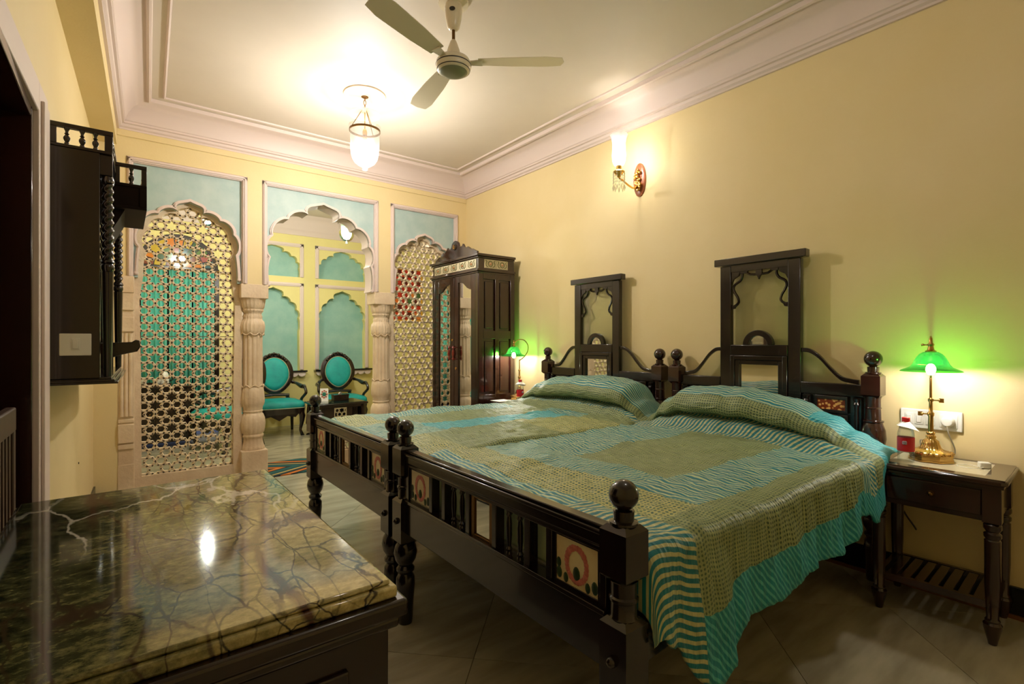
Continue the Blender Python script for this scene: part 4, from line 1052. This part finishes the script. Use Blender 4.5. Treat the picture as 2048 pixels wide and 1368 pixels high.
def quilt(yfar, ynear, prof, xflat0, gfun, dropn, dropf, patchf, label, seed, zb=.722):
    P=catmull([(x,0,z) for x,z in prof],.012)
    # resample the profile so that the flat part has metre coordinates
    S=[0]
    for a,b in zip(P,P[1:]): S.append(S[-1]+(b-a).length)
    ns=len(P); foot_s=[s for s,p in zip(S,P) if p.x<1.06][-1] if any(p.x<1.06 for p in P) else 0
    kink=next(i for i,p in enumerate(P) if p.x>=2.50); sk=S[kink]; se=S[-1]
    r=.045; wid=yfar-ynear
    ts=[]; t=0
    step=.0135
    # cross coordinate: flat width then near hang; and far hang
    flat=[i*step for i in range(int(wid/step)+1)]
    hang=[i/26 for i in range(1,27)]
    fh=[i/8 for i in range(8,0,-1)]
    cols=[('f',q) for q in fh]+[('t',q) for q in flat]+[('h',q) for q in hang]
    vs=[];uv=[]; nc=len(cols)
    sd=seed*13.7
    def top(i,y):
        p=P[i]; s=S[i]; gg=gfun(y) if i>=kink else 1
        if i>=kink:
            xf=2.50+(3.035-2.50)*((s-sk)/(se-sk)); x=xf+(p.x-xf)*gg; z=zb+(p.z-zb)*gg
        else: x,z=p.x,p.z
        n1=noise.noise((x*3.1+sd,y*3.3,0))*.014+noise.noise((x*9+sd,y*11,3))*.008+noise.noise((x*34,y*13+sd,s*9))*.006+noise.noise((x*11+sd,y*38,s*3))*.005
        z+=n1*(1 if x>1.12 else .3)
        x+=noise.noise((s*14,y*6,seed))*.004*(1 if i>=kink else 0)
        return x,z
    for i in range(ns):
        s=S[i]; X0=P[i].x if i<kink else 2.5+(S[i]-sk)
        for kind,q in cols:
            if kind=='t':
                y=yfar-q; x,z=top(i,y); v=q
            elif kind=='h':
                x,z0=top(i,ynear); D=dropn(x,s,i); d=D*q
                arcl=r*PI/2
                if d<arcl: a=d/r; y=ynear-r*math.sin(a); z=z0-r*(1-math.cos(a))
                else:
                    e=d-arcl; y=ynear-r-.03*(e/.3); z=z0-r-e
                    fold=math.sin(x*19+2.0*math.sin(x*5+seed))*.6+math.sin(x*43+1.5*math.sin(x*9))*.35
                    y-= (.014*fold+.012*noise.noise((x*8,z*5,seed)))*min(1,e/.18) + .007*noise.noise((x*38,z*5,seed+4))*min(1,d/.06)
                    x+= .006*math.sin(x*19+1.1)*min(1,e/.2)
                v=wid+d; Q=q
            else:
                x,z0=top(i,yfar); d=dropf(x)*q; arcl=r*PI/2
                if d<arcl: a=d/r; y=yfar+r*math.sin(a); z=z0-r*(1-math.cos(a))
                else: y=yfar+r+.004*math.sin(x*25); z=z0-r-(d-arcl)
                v=-d
            vs.append((x,y,z)); uv.append((X0,v))
    fs=[];mi=[]
    for i in range(ns-1):
        for c in range(nc-1):
            fs.append((i*nc+c,i*nc+c+1,(i+1)*nc+c+1,(i+1)*nc+c))
            u=(uv[i*nc+c][0]+uv[(i+1)*nc+c][0])/2; v=(uv[i*nc+c][1]+uv[i*nc+c+1][1])/2
            D=cols[c][1] if cols[c][0]=='h' else 0
            mi.append(patchf(u,v,D,(vs[i*nc+c][0]+vs[(i+1)*nc+c][0])/2, i>=kink))
    g=G(); g.v=vs; g.f=fs; g.uv=uv; g.mi=mi
    o=put('patchwork_quilt',g,FAB,None,ang=180,label=label,cat='quilt')
    m=o.modifiers.new('thick','SOLIDIFY'); m.thickness=.012; m.offset=-1
    return o
HEADP=[(2.50,.735),(2.60,.742),(2.635,.765),(2.66,.795),(2.70,.812),(2.735,.822),(2.70,.835),(2.655,.845),(2.638,.872),(2.648,.915),(2.69,.958),(2.76,.985),(2.84,.992),(2.92,.975),(2.98,.93),(3.01,.86),(3.025,.78)]
P2=[(1.048,.56),(1.048,.64),(1.052,.69),(1.075,.718),(1.15,.728),(1.4,.732),(1.8,.728),(2.2,.73),(2.4,.732)]+HEADP
def g2(y): return interp(y,[(.80,.0),(.93,.30),(1.02,.56),(1.22,.84),(1.45,.97),(1.62,1.0),(1.80,.93),(1.93,.66),(2.02,.30),(2.10,.05)])
def drop2(x,s,i):
    if s<.17: return .10+.14*s/.17
    return interp(x,[(1.05,.24),(1.13,.29),(1.24,.42),(1.30,.455),(1.36,.42),(1.48,.34),(1.9,.315),(2.3,.32),(2.45,.25),(2.53,.24),(2.56,.28),(2.70,.24),(2.79,.08),(2.88,.045),(3.0,.04)])
def patch2(u,v,D,x,head):
    V=v
    if not head:
        if u<1.225-.02*math.sin(v*3): return 0 if V<.9 else 4
        if D>.56: return 6
        if u<1.43-.02*math.sin(v*5): return 2 if V<1.19 else 5
        if u<1.64: 
            if V<.90: return 3
            return 0 if V<1.19 and u>1.45 else 3 if V<1.19 else 5
        if V<.42: return 0
        if V<.93: return 5
        if V<1.19: return 0
        return 5 if V<1.25 else 1
    w=u-2.5
    if D>.6: return 6
    if w<.09: return 5 if .42<V<.95 else 0
    if w<.27: return 4
    if w<.47: return 1
    return 7 if V>1.0 else 0
quilt(2.085,.825,P2,1.05,g2,drop2,lambda x:.05,patch2,'teal and olive patchwork silk quilt hanging off the nearer bed',1)
P1=[(1.048,.60),(1.048,.66),(1.055,.70),(1.08,.725),(1.2,.738),(1.5,.742),(1.9,.742),(2.2,.74),(2.4,.738)]+HEADP
def g1(y): return interp(y,[(2.08,.06),(2.16,.45),(2.26,.9),(2.40,1.0),(2.75,1.0),(3.0,.92),(3.15,.74),(3.28,.48),(3.42,.12),(3.5,.03)])
def patch1(u,v,D,x,head):
    V=v
    if not head:
        if u<1.12: return 0 if V<.9 else 2
        if u<1.34: return 2 if (V<.45 or V>.92) else 3
        if u<1.46: return 3 if V<.92 else 5
        if V<.26: return 0
        if V<.62: return 5
        if V<.86: return 7
        return 1 if u<2.0 else 2
    w=u-2.5
    if w<.10: return 5 if V<.55 or V>.95 else 0
    if w<.18: return 1
    if w<.27: return 4
    if w<.45: return 1
    return 0
quilt(3.425,2.10,P1,1.05,g1,lambda x,s,i:.05,lambda x:.22,patch1,'olive and teal patchwork quilt with rumpled fold on the farther bed',2,zb=.735)

# ------------------------------------------------------------------ nightstands
def nightstand(loc,rz,label,Y=.225):
    t=thing('nightstand',label,'table',loc,rz)     # front faces -x, local origin at centre
    X=.19; H=.69; WD=M['wood2']
    g=G().hexa([(-X-.02,-Y-.0),(-X,-Y-.02),(X,-Y-.02),(X+.0,-Y),(X,Y+.02),(-X,Y+.02),(-X-.02,Y)],H-.026,H-.004)
    top=put('top_board',g,WD,t,bevel=.006)
    f=G().band([(-X+.05,-Y+.055,H-.006),(X-.03,-Y+.055,H-.006),(X-.03,Y-.055,H-.006),(-X+.05,Y-.055,H-.006)],[(-X-.012,-Y-.012,H-.006),(X,-Y-.012,H-.006),(X,Y+.012,H-.006),(-X-.012,Y+.012,H-.006)],(0,0,.006),True)
    put('top_frame',f,WD,t,bevel=.002)
    put('stone_inset',G().box(-X+.05,X-.03,-Y+.055,Y-.055,H-.006,H-.0015),M['ivory2'],t)
    put('under_moulding',G().box(-X-.008,X,-Y-.008,Y+.008,H-.040,H-.026),WD,t,bevel=.003)
    put('apron',G().box(-X+.02,-X+.035,-Y+.05,Y-.05,.505,H-.04).box(-X+.03,X-.03,-Y+.012,-Y+.03,.505,H-.04).box(-X+.03,X-.03,Y-.03,Y-.012,.505,H-.04).box(X-.03,X-.012,-Y+.04,Y-.04,.505,H-.04),WD,t,bevel=.003)
    d=put('drawer',G().box(-X+.006,-X+.022,-Y+.062,Y-.062,.53,H-.055),WD,t,bevel=.004)
    put('knob',G().ball((-X-.004,0,.585),.011,12,8).lathe([(.006,-.01),(.012,0)],c=(-X+.006,0,.585),n=12,ax='x'),M['brass_dark'],d)
    leg=[(.014,0),(.018,.02),(.030,.07),(.031,.085),(.024,.095),(.026,.10),(.020,.11),(.026,.25),(.027,.43),(.022,.435),(.029,.445),(.029,.458),(.021,.465),(.030,.480),(.030,.495),(.022,.505)]
    for sx in (-1,1):
        for sy in (-1,1):
            x,y=sx*(X-.03),sy*(Y-.03)
            put('leg',G().lathe(leg,(x,y,0),20).box(x-.03,x+.03,y-.03,y+.03,.505,H-.038),WD,t,bevel=.002)
    for y in (-Y+.03,Y-.03): put('shelf_rail',G().box(-X+.05,X-.05,y-.01,y+.01,.145,.175),WD,t)
    for x in (-X+.035,X-.035): put('shelf_rail',G().box(x-.01,x+.01,-Y+.04,Y-.04,.145,.175),WD,t)
    for k in range(7):
        y=(k-3)*(2*Y-.15)/6; put('shelf_slat',G().box(-X+.045,X-.045,y-.018,y+.018,.16,.172),WD,t,bevel=.002)
    return t
nightstand((2.995,.632,0),math.radians(2.5),'dark wooden nightstand with drawer and pale stone top, right of the beds')
nightstand((2.985,3.765,0),0,'dark wooden nightstand squeezed between the farther bed and the wardrobe',.19)
NZ=.69
desk_lamp((3.04,.675,NZ),math.radians(12.6),'brass desk lamp with green glass shade on the right nightstand',L_DESK)
desk_lamp((3.055,3.83,NZ),math.radians(-37.7),'brass lamp with green shade and curved neck beside the wardrobe',L_DESK)
def bottle(loc, rz, label):
    t=thing('water_bottle',label,'bottle',loc,rz)
    prof=[(.030,0),(.033,.006),(.033,.02),(.0315,.026),(.033,.032),(.0315,.04),(.033,.05),(.033,.095),(.0315,.098),(.0315,.102),(.033,.108),(.0315,.114),(.033,.12),(.032,.132),(.026,.158),(.015,.178),(.0125,.185)]
    put('plastic_body',shell(prof,(0,0,0),28),M['water_glass'],t,ang=60)
    put('label_band',shell([(.0338,.048),(.0338,.112)],(0,0,0),28),mat('red_label',(196,24,38),.4),t)
    g=G()
    for k in range(6): g.ball((-.0335,.006+.004*(k%3),.086+.006*(k//3)),.006,6,4)
    put('label_picture',g.xf(lambda x,y,z:(x*.98-.0007 if x<-.03 else -.031,y,z)),mat('label_print',(170,160,176),.5),t)
    put('cap',G().lathe([(.016,.184),(.016,.203),(.014,.205)],n=24),M['red'],t,bevel=.001)
    put('paper_collar',G().add([(-.036,-.036,.150),(.036,-.034,.145),(.038,.030,.162),(-.034,.036,.168),(-.012,-.012,.186),(.012,-.012,.186),(.012,.012,.186),(-.012,.012,.186),(-.06,.0,.163),(0,-.052,.140)],
        [(0,9,5,4),(9,1,5),(1,2,6,5),(2,3,7,6),(3,8,4,7),(8,0,4)]),M['paper'],t)
    return t
b0=bottle((2.925,.742,NZ),.4,'plastic water bottle with red label and cap on the right nightstand')
copy_tree(b0,(2.965,3.705,NZ),1.9,'water bottle with red label beside the far lit lamp')
put('leaflet',G().box(-.10,.06,-.07,.08,0,.003),M['paper'],None,loc=(0,0,0),label='white sheet of paper on the far nightstand by the wardrobe',cat='paper').location=(2.88,3.85,NZ)
t=thing('amenity_tray','small tray with packets beside the bottle on the far nightstand','tray',(2.96,3.615,NZ))
put('tray',G().box(-.05,.05,-.04,.04,0,.008),M['gold'],t,bevel=.002)
put('packet',G().box(-.03,.02,-.02,.02,.008,.02),M['paper'],t,bevel=.002)
t=thing('phone_charger','small white charger with thin cable on the right nightstand','charger',(3.03,.485,NZ),.5)
put('plug_block',G().box(-.016,.016,-.02,.02,0,.026),M['white'],t,bevel=.004)
put('cable',G().tube(catmull([(-.02,.01,.006),(-.05,.05,.004),(-.02,.10,.004),(.02,.08,.004),(.03,.04,.004),(-.01,.02,.005)],.01),.0016,6),M['white'],t)
# sockets
t=thing('switchboard','wide white switchboard with round plug on the wall behind the right lamp','switch',(W,.71,.862))
put('plate',G().box(-.012,0,-.122,.122,-.048,.048),M['white'],t,bevel=.004)
for y in (.085,.045,-.0): 
    s_=put('module',G().box(-.015,-.011,y-.018,y+.018,-.028,.028),M['white'],t,bevel=.002)
    put('rocker',G().box(-.019,-.014,y-.010,y+.010,-.018,.018),M['white'],s_,bevel=.002)
put('socket',G().box(-.015,-.011,-.105,-.035,-.032,.032),M['white'],t,bevel=.002)
put('plug',G().lathe([(.026,-.014),(.026,-.035),(.02,-.045),(.001,-.046)],c=(0,-.07,0),n=28,ax='x'),M['white'],t,bevel=.002)
put('flex',G().tube(catmull([(-.04,-.07,-.02),(-.05,-.08,-.06),(-.04,-.10,-.13),(-.05,-.09,-.168),(-.05,-.04,-.168),(-.045,.0,-.12),(-.05,.03,-.10),(-.06,.02,-.15),(-.09,.0,-.166)],.01),.0028,6),mat('grey_flex',(150,140,120),.5),t)
t=thing('socket_plate','white socket plate on the wall behind the farther bed','switch',(W,3.40,.87))
put('plate',G().box(-.012,0,-.12,.12,-.045,.045),M['white'],t,bevel=.004)
for y in (-.08,-.04,0,.04): put('rocker',G().box(-.017,-.011,y-.012,y+.012,-.02,.02),M['white'],t,bevel=.002)
put('loose_cable',G().tube(catmull([(W-.012,.83,.40),(W-.03,.80,.36),(W-.035,.77,.32),(W-.02,.765,.30)],.01),.004,6),mat('grey_cable',(60,56,50),.5),None,label='short grey cable end hanging below the right nightstand',cat='cable')

# ------------------------------------------------------------------ wardrobe
t=thing('wardrobe','tall dark mahogany wardrobe with two mirror doors and painted frieze tiles','wardrobe',(2.91,4.46,0))
x0,x1,y0,y1=2.695,3.13,4.01,4.905; WD=M['wood2']; ZT_=1.93
put('carcass',G().box(x0+.03,x1,y0+.012,y1-.012,.08,ZT_),WD,t,world=True,bevel=.003)
put('plinth',G().box(x0-.01,x1,y0-.01,y1+.01,0,.10),WD,t,world=True,bevel=.006)
# side frame and panels
for a,b in ((x0,x0+.055),(x1-.05,x1),((x0+x1)/2-.022,(x0+x1)/2+.022)): put('side_stile',G().box(a,b,y0-.006,y0+.012,.10,ZT_),WD,t,world=True,bevel=.003)
for a,b in ((.10,.20),(.66,.74),(1.28,1.36),(1.86,ZT_)): put('side_rail',G().box(x0+.055,x1-.05,y0-.005,y0+.012,a,b),WD,t,world=True,bevel=.003)
for a,b in ((x0+.065,(x0+x1)/2-.03),((x0+x1)/2+.03,x1-.06)):
    for c,d in ((.21,.65),(.75,1.27),(1.37,1.85)): put('side_panel',G().box(a+.012,b-.012,y0+.003,y0+.014,c+.012,d-.012),WD,t,world=True,bevel=.006)
# doors with arched mirrors
ym=(y0+y1)/2
for k,(a,b) in enumerate(((y0+.055,ym-.004),(ym+.004,y1-.055))):
    m0,m1=a+.075,b-.075; mid=(m0+m1)/2
    inner=ym-.004 if k==0 else ym+.004
    # mirror opening outline: flat low shoulder on the hinge side rising in an ogee to the meeting side
    sgn=1 if k==0 else -1; hs=m0 if k==0 else m1
    top=[(hs+sgn*(m1-m0)*f,z) for f,z in ((0,1.765),(.12,1.77),(.3,1.785),(.45,1.81),(.6,1.835),(.75,1.845),(.9,1.85),(1,1.85))]
    if k==0: outl=[(m1,.22),(m0,.22)]+top
    else: outl=[(m0,.22),(m1,.22)]+top
    d=put('door',G().box(x0,x0+.03,a,m0,.12,ZT_-.01).box(x0,x0+.03,m1,b,.12,ZT_-.01).box(x0,x0+.03,m0,m1,.12,.22).prism([(x0,y,z) for y,z in ([(hs+sgn*(m1-m0),ZT_-.01),(hs,ZT_-.01)]+top)],(.03,0,0)),WD,t,world=True,bevel=.002)
    put('door_mirror',G().prism([(x0+.012,y,z) for y,z in outl],(.006,0,0)),M['mirror'],d,world=True)
    hy=inner-sgn*.035 if k==0 else inner+.035
    hy=(ym-.04) if k==0 else (ym+.04)
    put('handle',G().lathe([(.004,1.06),(.012,1.08),(.006,1.10),(.014,1.125),(.012,1.16),(.006,1.175),(.013,1.19),(.005,1.21)],c=(x0-.035,hy,0),n=14).tube([(x0-.035,hy,1.075),(x0,hy,1.075)],.004,6).tube([(x0-.035,hy,1.195),(x0,hy,1.195)],.004,6),mat('red_wood_handle',(120,40,26),.3),d,world=True)
put('keyhole_plate',G().lathe([(.016,0),(.014,-.004),(.001,-.005)],c=(x0,ym-.035,.98),n=16,ax='x').lathe([(.014,0),(.012,-.004),(.001,-.005)],c=(x0,ym+.035,1.27),n=16,ax='x'),M['brass'],t,world=True)
put('corner_post',G().box(x0-.004,x0+.03,y0,y0+.05,.10,ZT_).box(x0-.004,x0+.03,y1-.05,y1,.10,ZT_),WD,t,world=True,bevel=.004)
# frieze and cornice
put('frieze_box',G().box(x0+.004,x1,y0+.004,y1-.004,1.95,2.075),WD,t,world=True)
put('lower_cornice',G().box(x0-.025,x1,y0-.025,y1+.02,ZT_,1.952).box(x0-.012,x1,y0-.012,y1+.01,ZT_-.015,ZT_),WD,t,world=True,bevel=.004)
put('upper_cornice',G().box(x0-.03,x1,y0-.03,y1+.02,2.075,2.10).box(x0-.015,x1,y0-.015,y1+.01,2.06,2.075),WD,t,world=True,bevel=.005)
olive=mat('olive_print',(96,96,40),.4); brickp=mat('peach_print',(190,140,96),.4)
def frieze(n,along,p0,p1,fix):
    L=(p1-p0)/n
    for k in range(n):
        a=p0+k*L; c=a+L/2
        if along=='y': g=G().box(fix-.004,fix+.006,a+.002,a+L-.002,1.968,2.052)
        else: g=G().box(a+.002,a+L-.002,fix-.004,fix+.006,1.968,2.052)
        o=put('frieze_tile',g,M['ivory'],t,world=True)
        def at(u,v,d=-.006): return (fix+d,c+u,2.01+v) if along=='y' else (c+u,fix+d,2.01+v)
        g=G().tube([at(.026*math.cos(q),.026*math.sin(q)) for q in [2*PI*i/14 for i in range(14)]],.0035,5,True)
        for s_ in (-1,1): g.tube([at(s_*.028,-.03),at(s_*.05,-.02),at(s_*.054,.0),at(s_*.042,.022),at(s_*.055,.034)],.0035,5)
        put('scroll_print',g,olive,o,world=True)
        g=G().ball(at(0,0),.013,8,6); put('rosette',g,brickp,o,world=True)
frieze(5,'y',y0+.04,y1-.04,x0+.004)
frieze(2,'x',x0+.07,x1-.08,y0+.004)
# shaped crest
cr=[(-.41,0),(-.41,.03),(-.36,.05),(-.33,.065),(-.30,.062),(-.27,.085),(-.24,.10),(-.22,.09),(-.18,.105),(-.15,.14),(-.135,.12),(-.10,.115),(-.075,.13),(-.06,.165),(-.03,.185),(0,.192)]
cr=cr+[(-a,b) for a,b in reversed(cr[:-1])]
put('crest',G().prism([(x0+.01,ym+a,2.10+b) for a,b in cr],(.022,0,0)),WD,t,world=True,bevel=.003)
put('crest_plaque',G().lathe([(.034,0),(.03,-.008),(.02,-.010),(.001,-.012)],c=(x0+.01,ym,2.225),n=24,ax='x').xf(lambda x,y,z:(x,y,2.86+(z-2.86)*1.0)),M['wood'],t,world=True)
g=G()
for k in range(7): a=2*PI*k/6; r=0 if k==6 else .013; g.ball((x0-.004,ym+r*math.cos(a),2.225+r*1.4*math.sin(a)),.006,6,5)
put('gilt_rosette',g,M['gold'],t,world=True)

# ------------------------------------------------------------------ wall cabinet
t=thing('wall_cabinet','dark carved wall cabinet with twisted columns and balustrade on the left wall','cabinet',(-.2,3.42,1.09))
WD=M['wood']; cy0,cy1=2.84,4.00
wx=lambda y: xl(y)+.002
put('side_panel',G().hexa([(wx(cy0),cy0),(-.078,cy0),(-.076,cy0+.022),(wx(cy0+.022),cy0+.022)],1.088,2.075),WD,t,world=True,bevel=.002)
put('side_panel',G().hexa([(wx(cy1-.022),cy1-.022),(-.045,cy1-.022),(-.045,cy1),(wx(cy1),cy1)],1.088,2.075),WD,t,world=True,bevel=.002)
put('back_board',G().hexa([(wx(cy0+.022),cy0+.022),(wx(cy0)+.03,cy0+.022),(wx(cy1)+.03,cy1-.022),(wx(cy1-.022),cy1-.022)],1.12,2.06),WD,t,world=True)
put('mirror',G().hexa([(wx(cy0)+.09,cy0+.16),(wx(cy0)+.096,cy0+.16),(wx(cy1)+.096,cy1-.16),(wx(cy1)+.09,cy1-.16)],1.22,1.86),M['mirror'],t,world=True)
g=G()
for a,b,c,d in ((cy0+.03,cy0+.16,1.12,2.06),(cy1-.16,cy1-.03,1.12,2.06),(cy0+.16,cy1-.16,1.86,2.06),(cy0+.16,cy1-.16,1.12,1.22)):
    g.hexa([(wx(a)+.031,a),(wx(a)+.10,a),(wx(b)+.10,b),(wx(b)+.031,b)],c,d)
put('front_frame',g,WD,t,world=True,bevel=.003)
g=G()
for d,z0,z1 in ((.030,1.066,1.076),(.018,1.076,1.086),(.006,1.086,1.096)):
    g.hexa([(wx(cy0),cy0),(-.045+d,cy0),(-.012+d,cy1),(wx(cy1),cy1)],z0,z1)
put('base_moulding',g,WD,t,world=True,bevel=.002)
g=G()
for d,z0,z1 in ((.0,2.075,2.088),(.012,2.160,2.177)):
    g.hexa([(wx(cy0),cy0-.004),(-.035+d*.3,cy0-.004),(-.0+d*.3,cy1),(wx(cy1),cy1)],z0,z1) if z0<2.1 else None
put('top_board',g,WD,t,world=True,bevel=.002)
# gallery on the near side and along the front
g=G().hexa([(wx(cy0),cy0-.002),(-.032,cy0-.002),(-.032,cy0+.02),(wx(cy0),cy0+.02)],2.158,2.177)
g.hexa([(wx(cy0),cy0),(wx(cy0)+.028,cy0),(wx(cy0)+.028,cy0+.018),(wx(cy0),cy0+.018)],2.088,2.158).hexa([(-.062,cy0),(-.034,cy0),(-.034,cy0+.018),(-.062,cy0+.018)],2.088,2.158)
g.hexa([(-.052,cy0+.018),(-.034,cy0+.018),(-.002,cy1),(-.02,cy1)],2.158,2.177).hexa([(-.03,cy1-.03),(-.004,cy1-.03),(-.004,cy1),(-.03,cy1)],2.088,2.158)
put('gallery_rail',g,WD,t,world=True,bevel=.002)
bal=[(.008,2.088),(.009,2.094),(.006,2.098),(.0115,2.110),(.012,2.118),(.005,2.130),(.009,2.134),(.005,2.138),(.006,2.146),(.010,2.154),(.010,2.158)]
for x in (-.187,-.137,-.093): put('baluster',G().lathe(bal,(x,cy0+.009,0),14),WD,t,world=True,ang=60)
for k in range(6):
    y=cy0+.12+k*.17
    if 3.10<y<3.75: continue
    put('baluster',G().lathe(bal,(-.043+(y-cy0)*.0285,y,0),14),WD,t,world=True,ang=60)
def twist(x,y,z0,z1,za,r,turns):
    g=G(); n=24; m=60; vs=[];fs=[]
    for k in range(m+1):
        z=za+(z1-za)*k/m
        for i in range(n):
            a=2*PI*i/n; q=r*(1+.20*math.cos(2*(a-turns*2*PI*k/m))); vs.append((x+q*math.cos(a),y+q*math.sin(a),z))
    for k in range(m):
        for i in range(n): j=(i+1)%n; fs.append((k*n+i,k*n+j,(k+1)*n+j,(k+1)*n+i))
    g.add(vs,fs)
    g.lathe([(r*1.2,za-.012),(r*1.35,za-.006),(r*1.2,za)],(x,y,0),20).lathe([(r*1.0,za-.05),(r*1.25,za-.035),(r*1.25,za-.02),(r,za-.012)],(x,y,0),20)
    g.lathe([(r*.72,z0),(r*.8,z0+.1),(r*1.05,za-.05)],(x,y,0),32,flute=.16,fn=10).lathe([(r*1.2,z1),(r*1.3,z1+.012),(r*1.0,z1+.03)],(x,y,0),20)
    return g
put('twisted_column',twist(-.052,cy0+.035,1.096,1.955,1.61,.0195,5),WD,t,world=True,ang=50)
put('twisted_column',twist(-.020,cy1-.035,1.096,1.955,1.61,.0195,5),WD,t,world=True,ang=50)
for a,b,y in ((-.10,-.034,cy0+.012),(-.07,-.002,cy1-.058)): put('column_block',G().box(a,b,y,y+.046,1.985,2.075),WD,t,world=True,bevel=.002)
# projecting centre with its own balustrade
py0,py1=3.16,3.68; pxf=.098
put('centre_box',G().hexa([(wx(py0)+.1,py0),(pxf-.012,py0),(pxf-.012,py1),(wx(py1)+.1,py1)],1.925,2.03),M['woodm'],t,world=True,bevel=.003)
put('centre_moulding',G().box(-.05,pxf,py0-.008,py1+.008,2.025,2.04).box(-.05,pxf,py0-.008,py1+.008,1.915,1.928).box(pxf-.03,pxf,py0-.008,py0+.012,1.928,2.025),M['woodm'],t,world=True,bevel=.002)
put('centre_rail',G().box(-.03,pxf,py0,py0+.016,2.122,2.14).box(pxf-.016,pxf,py0+.016,py1,2.122,2.14).box(pxf-.022,pxf,py0,py0+.022,2.04,2.122).box(pxf-.022,pxf,py1-.022,py1,2.04,2.122).box(-.03,-.01,py0,py0+.016,2.04,2.122),WD,t,world=True,bevel=.002)
b2=[(r,2.04+(z-2.088)*1.17) for r,z in bal]
for x,y in ((.035,py0+.008),(pxf-.009,3.26),(pxf-.009,3.36),(pxf-.009,3.46),(pxf-.009,3.56)): put('baluster',G().lathe(b2,(x,y,0),14),WD,t,world=True,ang=60)
put('under_bracket',G().prism([(-.06,py0+.03,1.915),(.01,py0+.03,1.915),(-.02,py0+.03,1.85),(-.045,py0+.03,1.80),(-.06,py0+.03,1.80)],(0,.46,0)),M['woodm'],t,world=True)
put('carved_shelf',G().prism([(-.11,3.30,1.245),(.04,3.30,1.25),(.055,3.30,1.262),(.072,3.30,1.258),(.076,3.30,1.225),(.062,3.30,1.20),(.0,3.30,1.185),(-.04,3.30,1.17),(-.07,3.30,1.12),(-.11,3.30,1.12)],(0,.24,0)),WD,t,world=True,bevel=.004)
t=thing('light_switch','white single light switch mounted on the side of the dark wall cabinet','switch',(-.158,cy0,1.24))
put('plate',G().box(-.052,.052,-.009,0,-.048,.046),M['white'],t,bevel=.003)
r_=put('module',G().box(-.014,.014,-.012,-.008,-.024,.026),M['white'],t,bevel=.001)
put('rocker',G().box(-.010,.010,-.016,-.011,-.019,.021),M['white'],r_,bevel=.002)
# repair mark with a screw hole on the left wall
put('wall_anchor',G().lathe([(.006,0),(.006,.004),(.001,.004)],n=12,ax='x'),M['black'],None,loc=(0,0,0),label='small dark screw hole in the yellow wall below the wall cabinet',cat='anchor').location=(xl(4.0),4.0,.52)

# ------------------------------------------------------------------ dresser with marble top, bottom left
t=thing('dresser','dark wooden dresser with polished green veined marble top nearest the camera','dresser',(.09,1.42,0))
dx0,dx1,dy0,dy1=-.235,.412,.885,1.955
put('marble_top',G().box(dx0,dx1,dy0,dy1,.768,.790).box(dx0+.010,dx1-.010,dy0+.010,dy1-.010,.790,.80),M['green_marble'],t,world=True,bevel=.007)
put('top_moulding',G().box(dx0-.005,dx1+.016,dy0-.016,dy1+.01,.735,.7675).box(dx0,dx1+.004,dy0-.004,dy1,.712,.735),M['wood'],t,world=True,bevel=.008)
put('body',G().box(dx0+.01,dx1-.012,dy0+.015,dy1-.015,.07,.712),M['wood'],t,world=True,bevel=.003)
put('plinth',G().box(dx0,dx1,dy0+.005,dy1-.005,0,.09),M['wood'],t,world=True,bevel=.005)
for k in range(3):
    a=dy0+.04+k*.34; d=put('drawer_front',G().box(dx1-.014,dx1-.002,a,a+.31,.50,.69),M['wood'],t,world=True,bevel=.004)
    put('knob',G().ball((dx1+.008,a+.155,.595),.012,12,8),M['brass_dark'],d,world=True)
    d=put('door_panel',G().box(dx1-.014,dx1-.002,a,a+.31,.11,.48),M['wood'],t,world=True,bevel=.004)
put('end_panel',G().box(dx0+.08,dx1-.09,dy0+.006,dy0+.016,.16,.66),M['wood'],t,world=True,bevel=.004)

# chair in the dark doorway
t=thing('slat_chair','dark slat back wooden chair standing in the dark doorway at far left','chair',(-.50,2.09,0))
XC=-.292
put('top_rail',G().box(XC-.014,XC+.014,1.855,2.325,.955,1.035),M['wood3'],t,world=True,bevel=.006)
for y in (1.875,2.305): put('leg',G().box(XC-.013,XC+.013,y-.017,y+.017,0,.96),M['wood3'],t,world=True,bevel=.004)
for k in range(7): put('slat',G().box(XC-.007,XC+.007,1.922+k*.055,1.944+k*.055,.52,.96),M['wood3'],t,world=True,bevel=.002)
put('back_rail',G().box(XC-.011,XC+.011,1.89,2.29,.48,.53),M['wood3'],t,world=True,bevel=.003)
put('seat',G().box(-.74,XC+.013,1.85,2.33,.43,.465),M['wood3'],t,world=True,bevel=.008)
for y in (1.875,2.305): put('leg',G().box(-.73,-.70,y-.017,y+.017,0,.43),M['wood3'],t,world=True,bevel=.004)
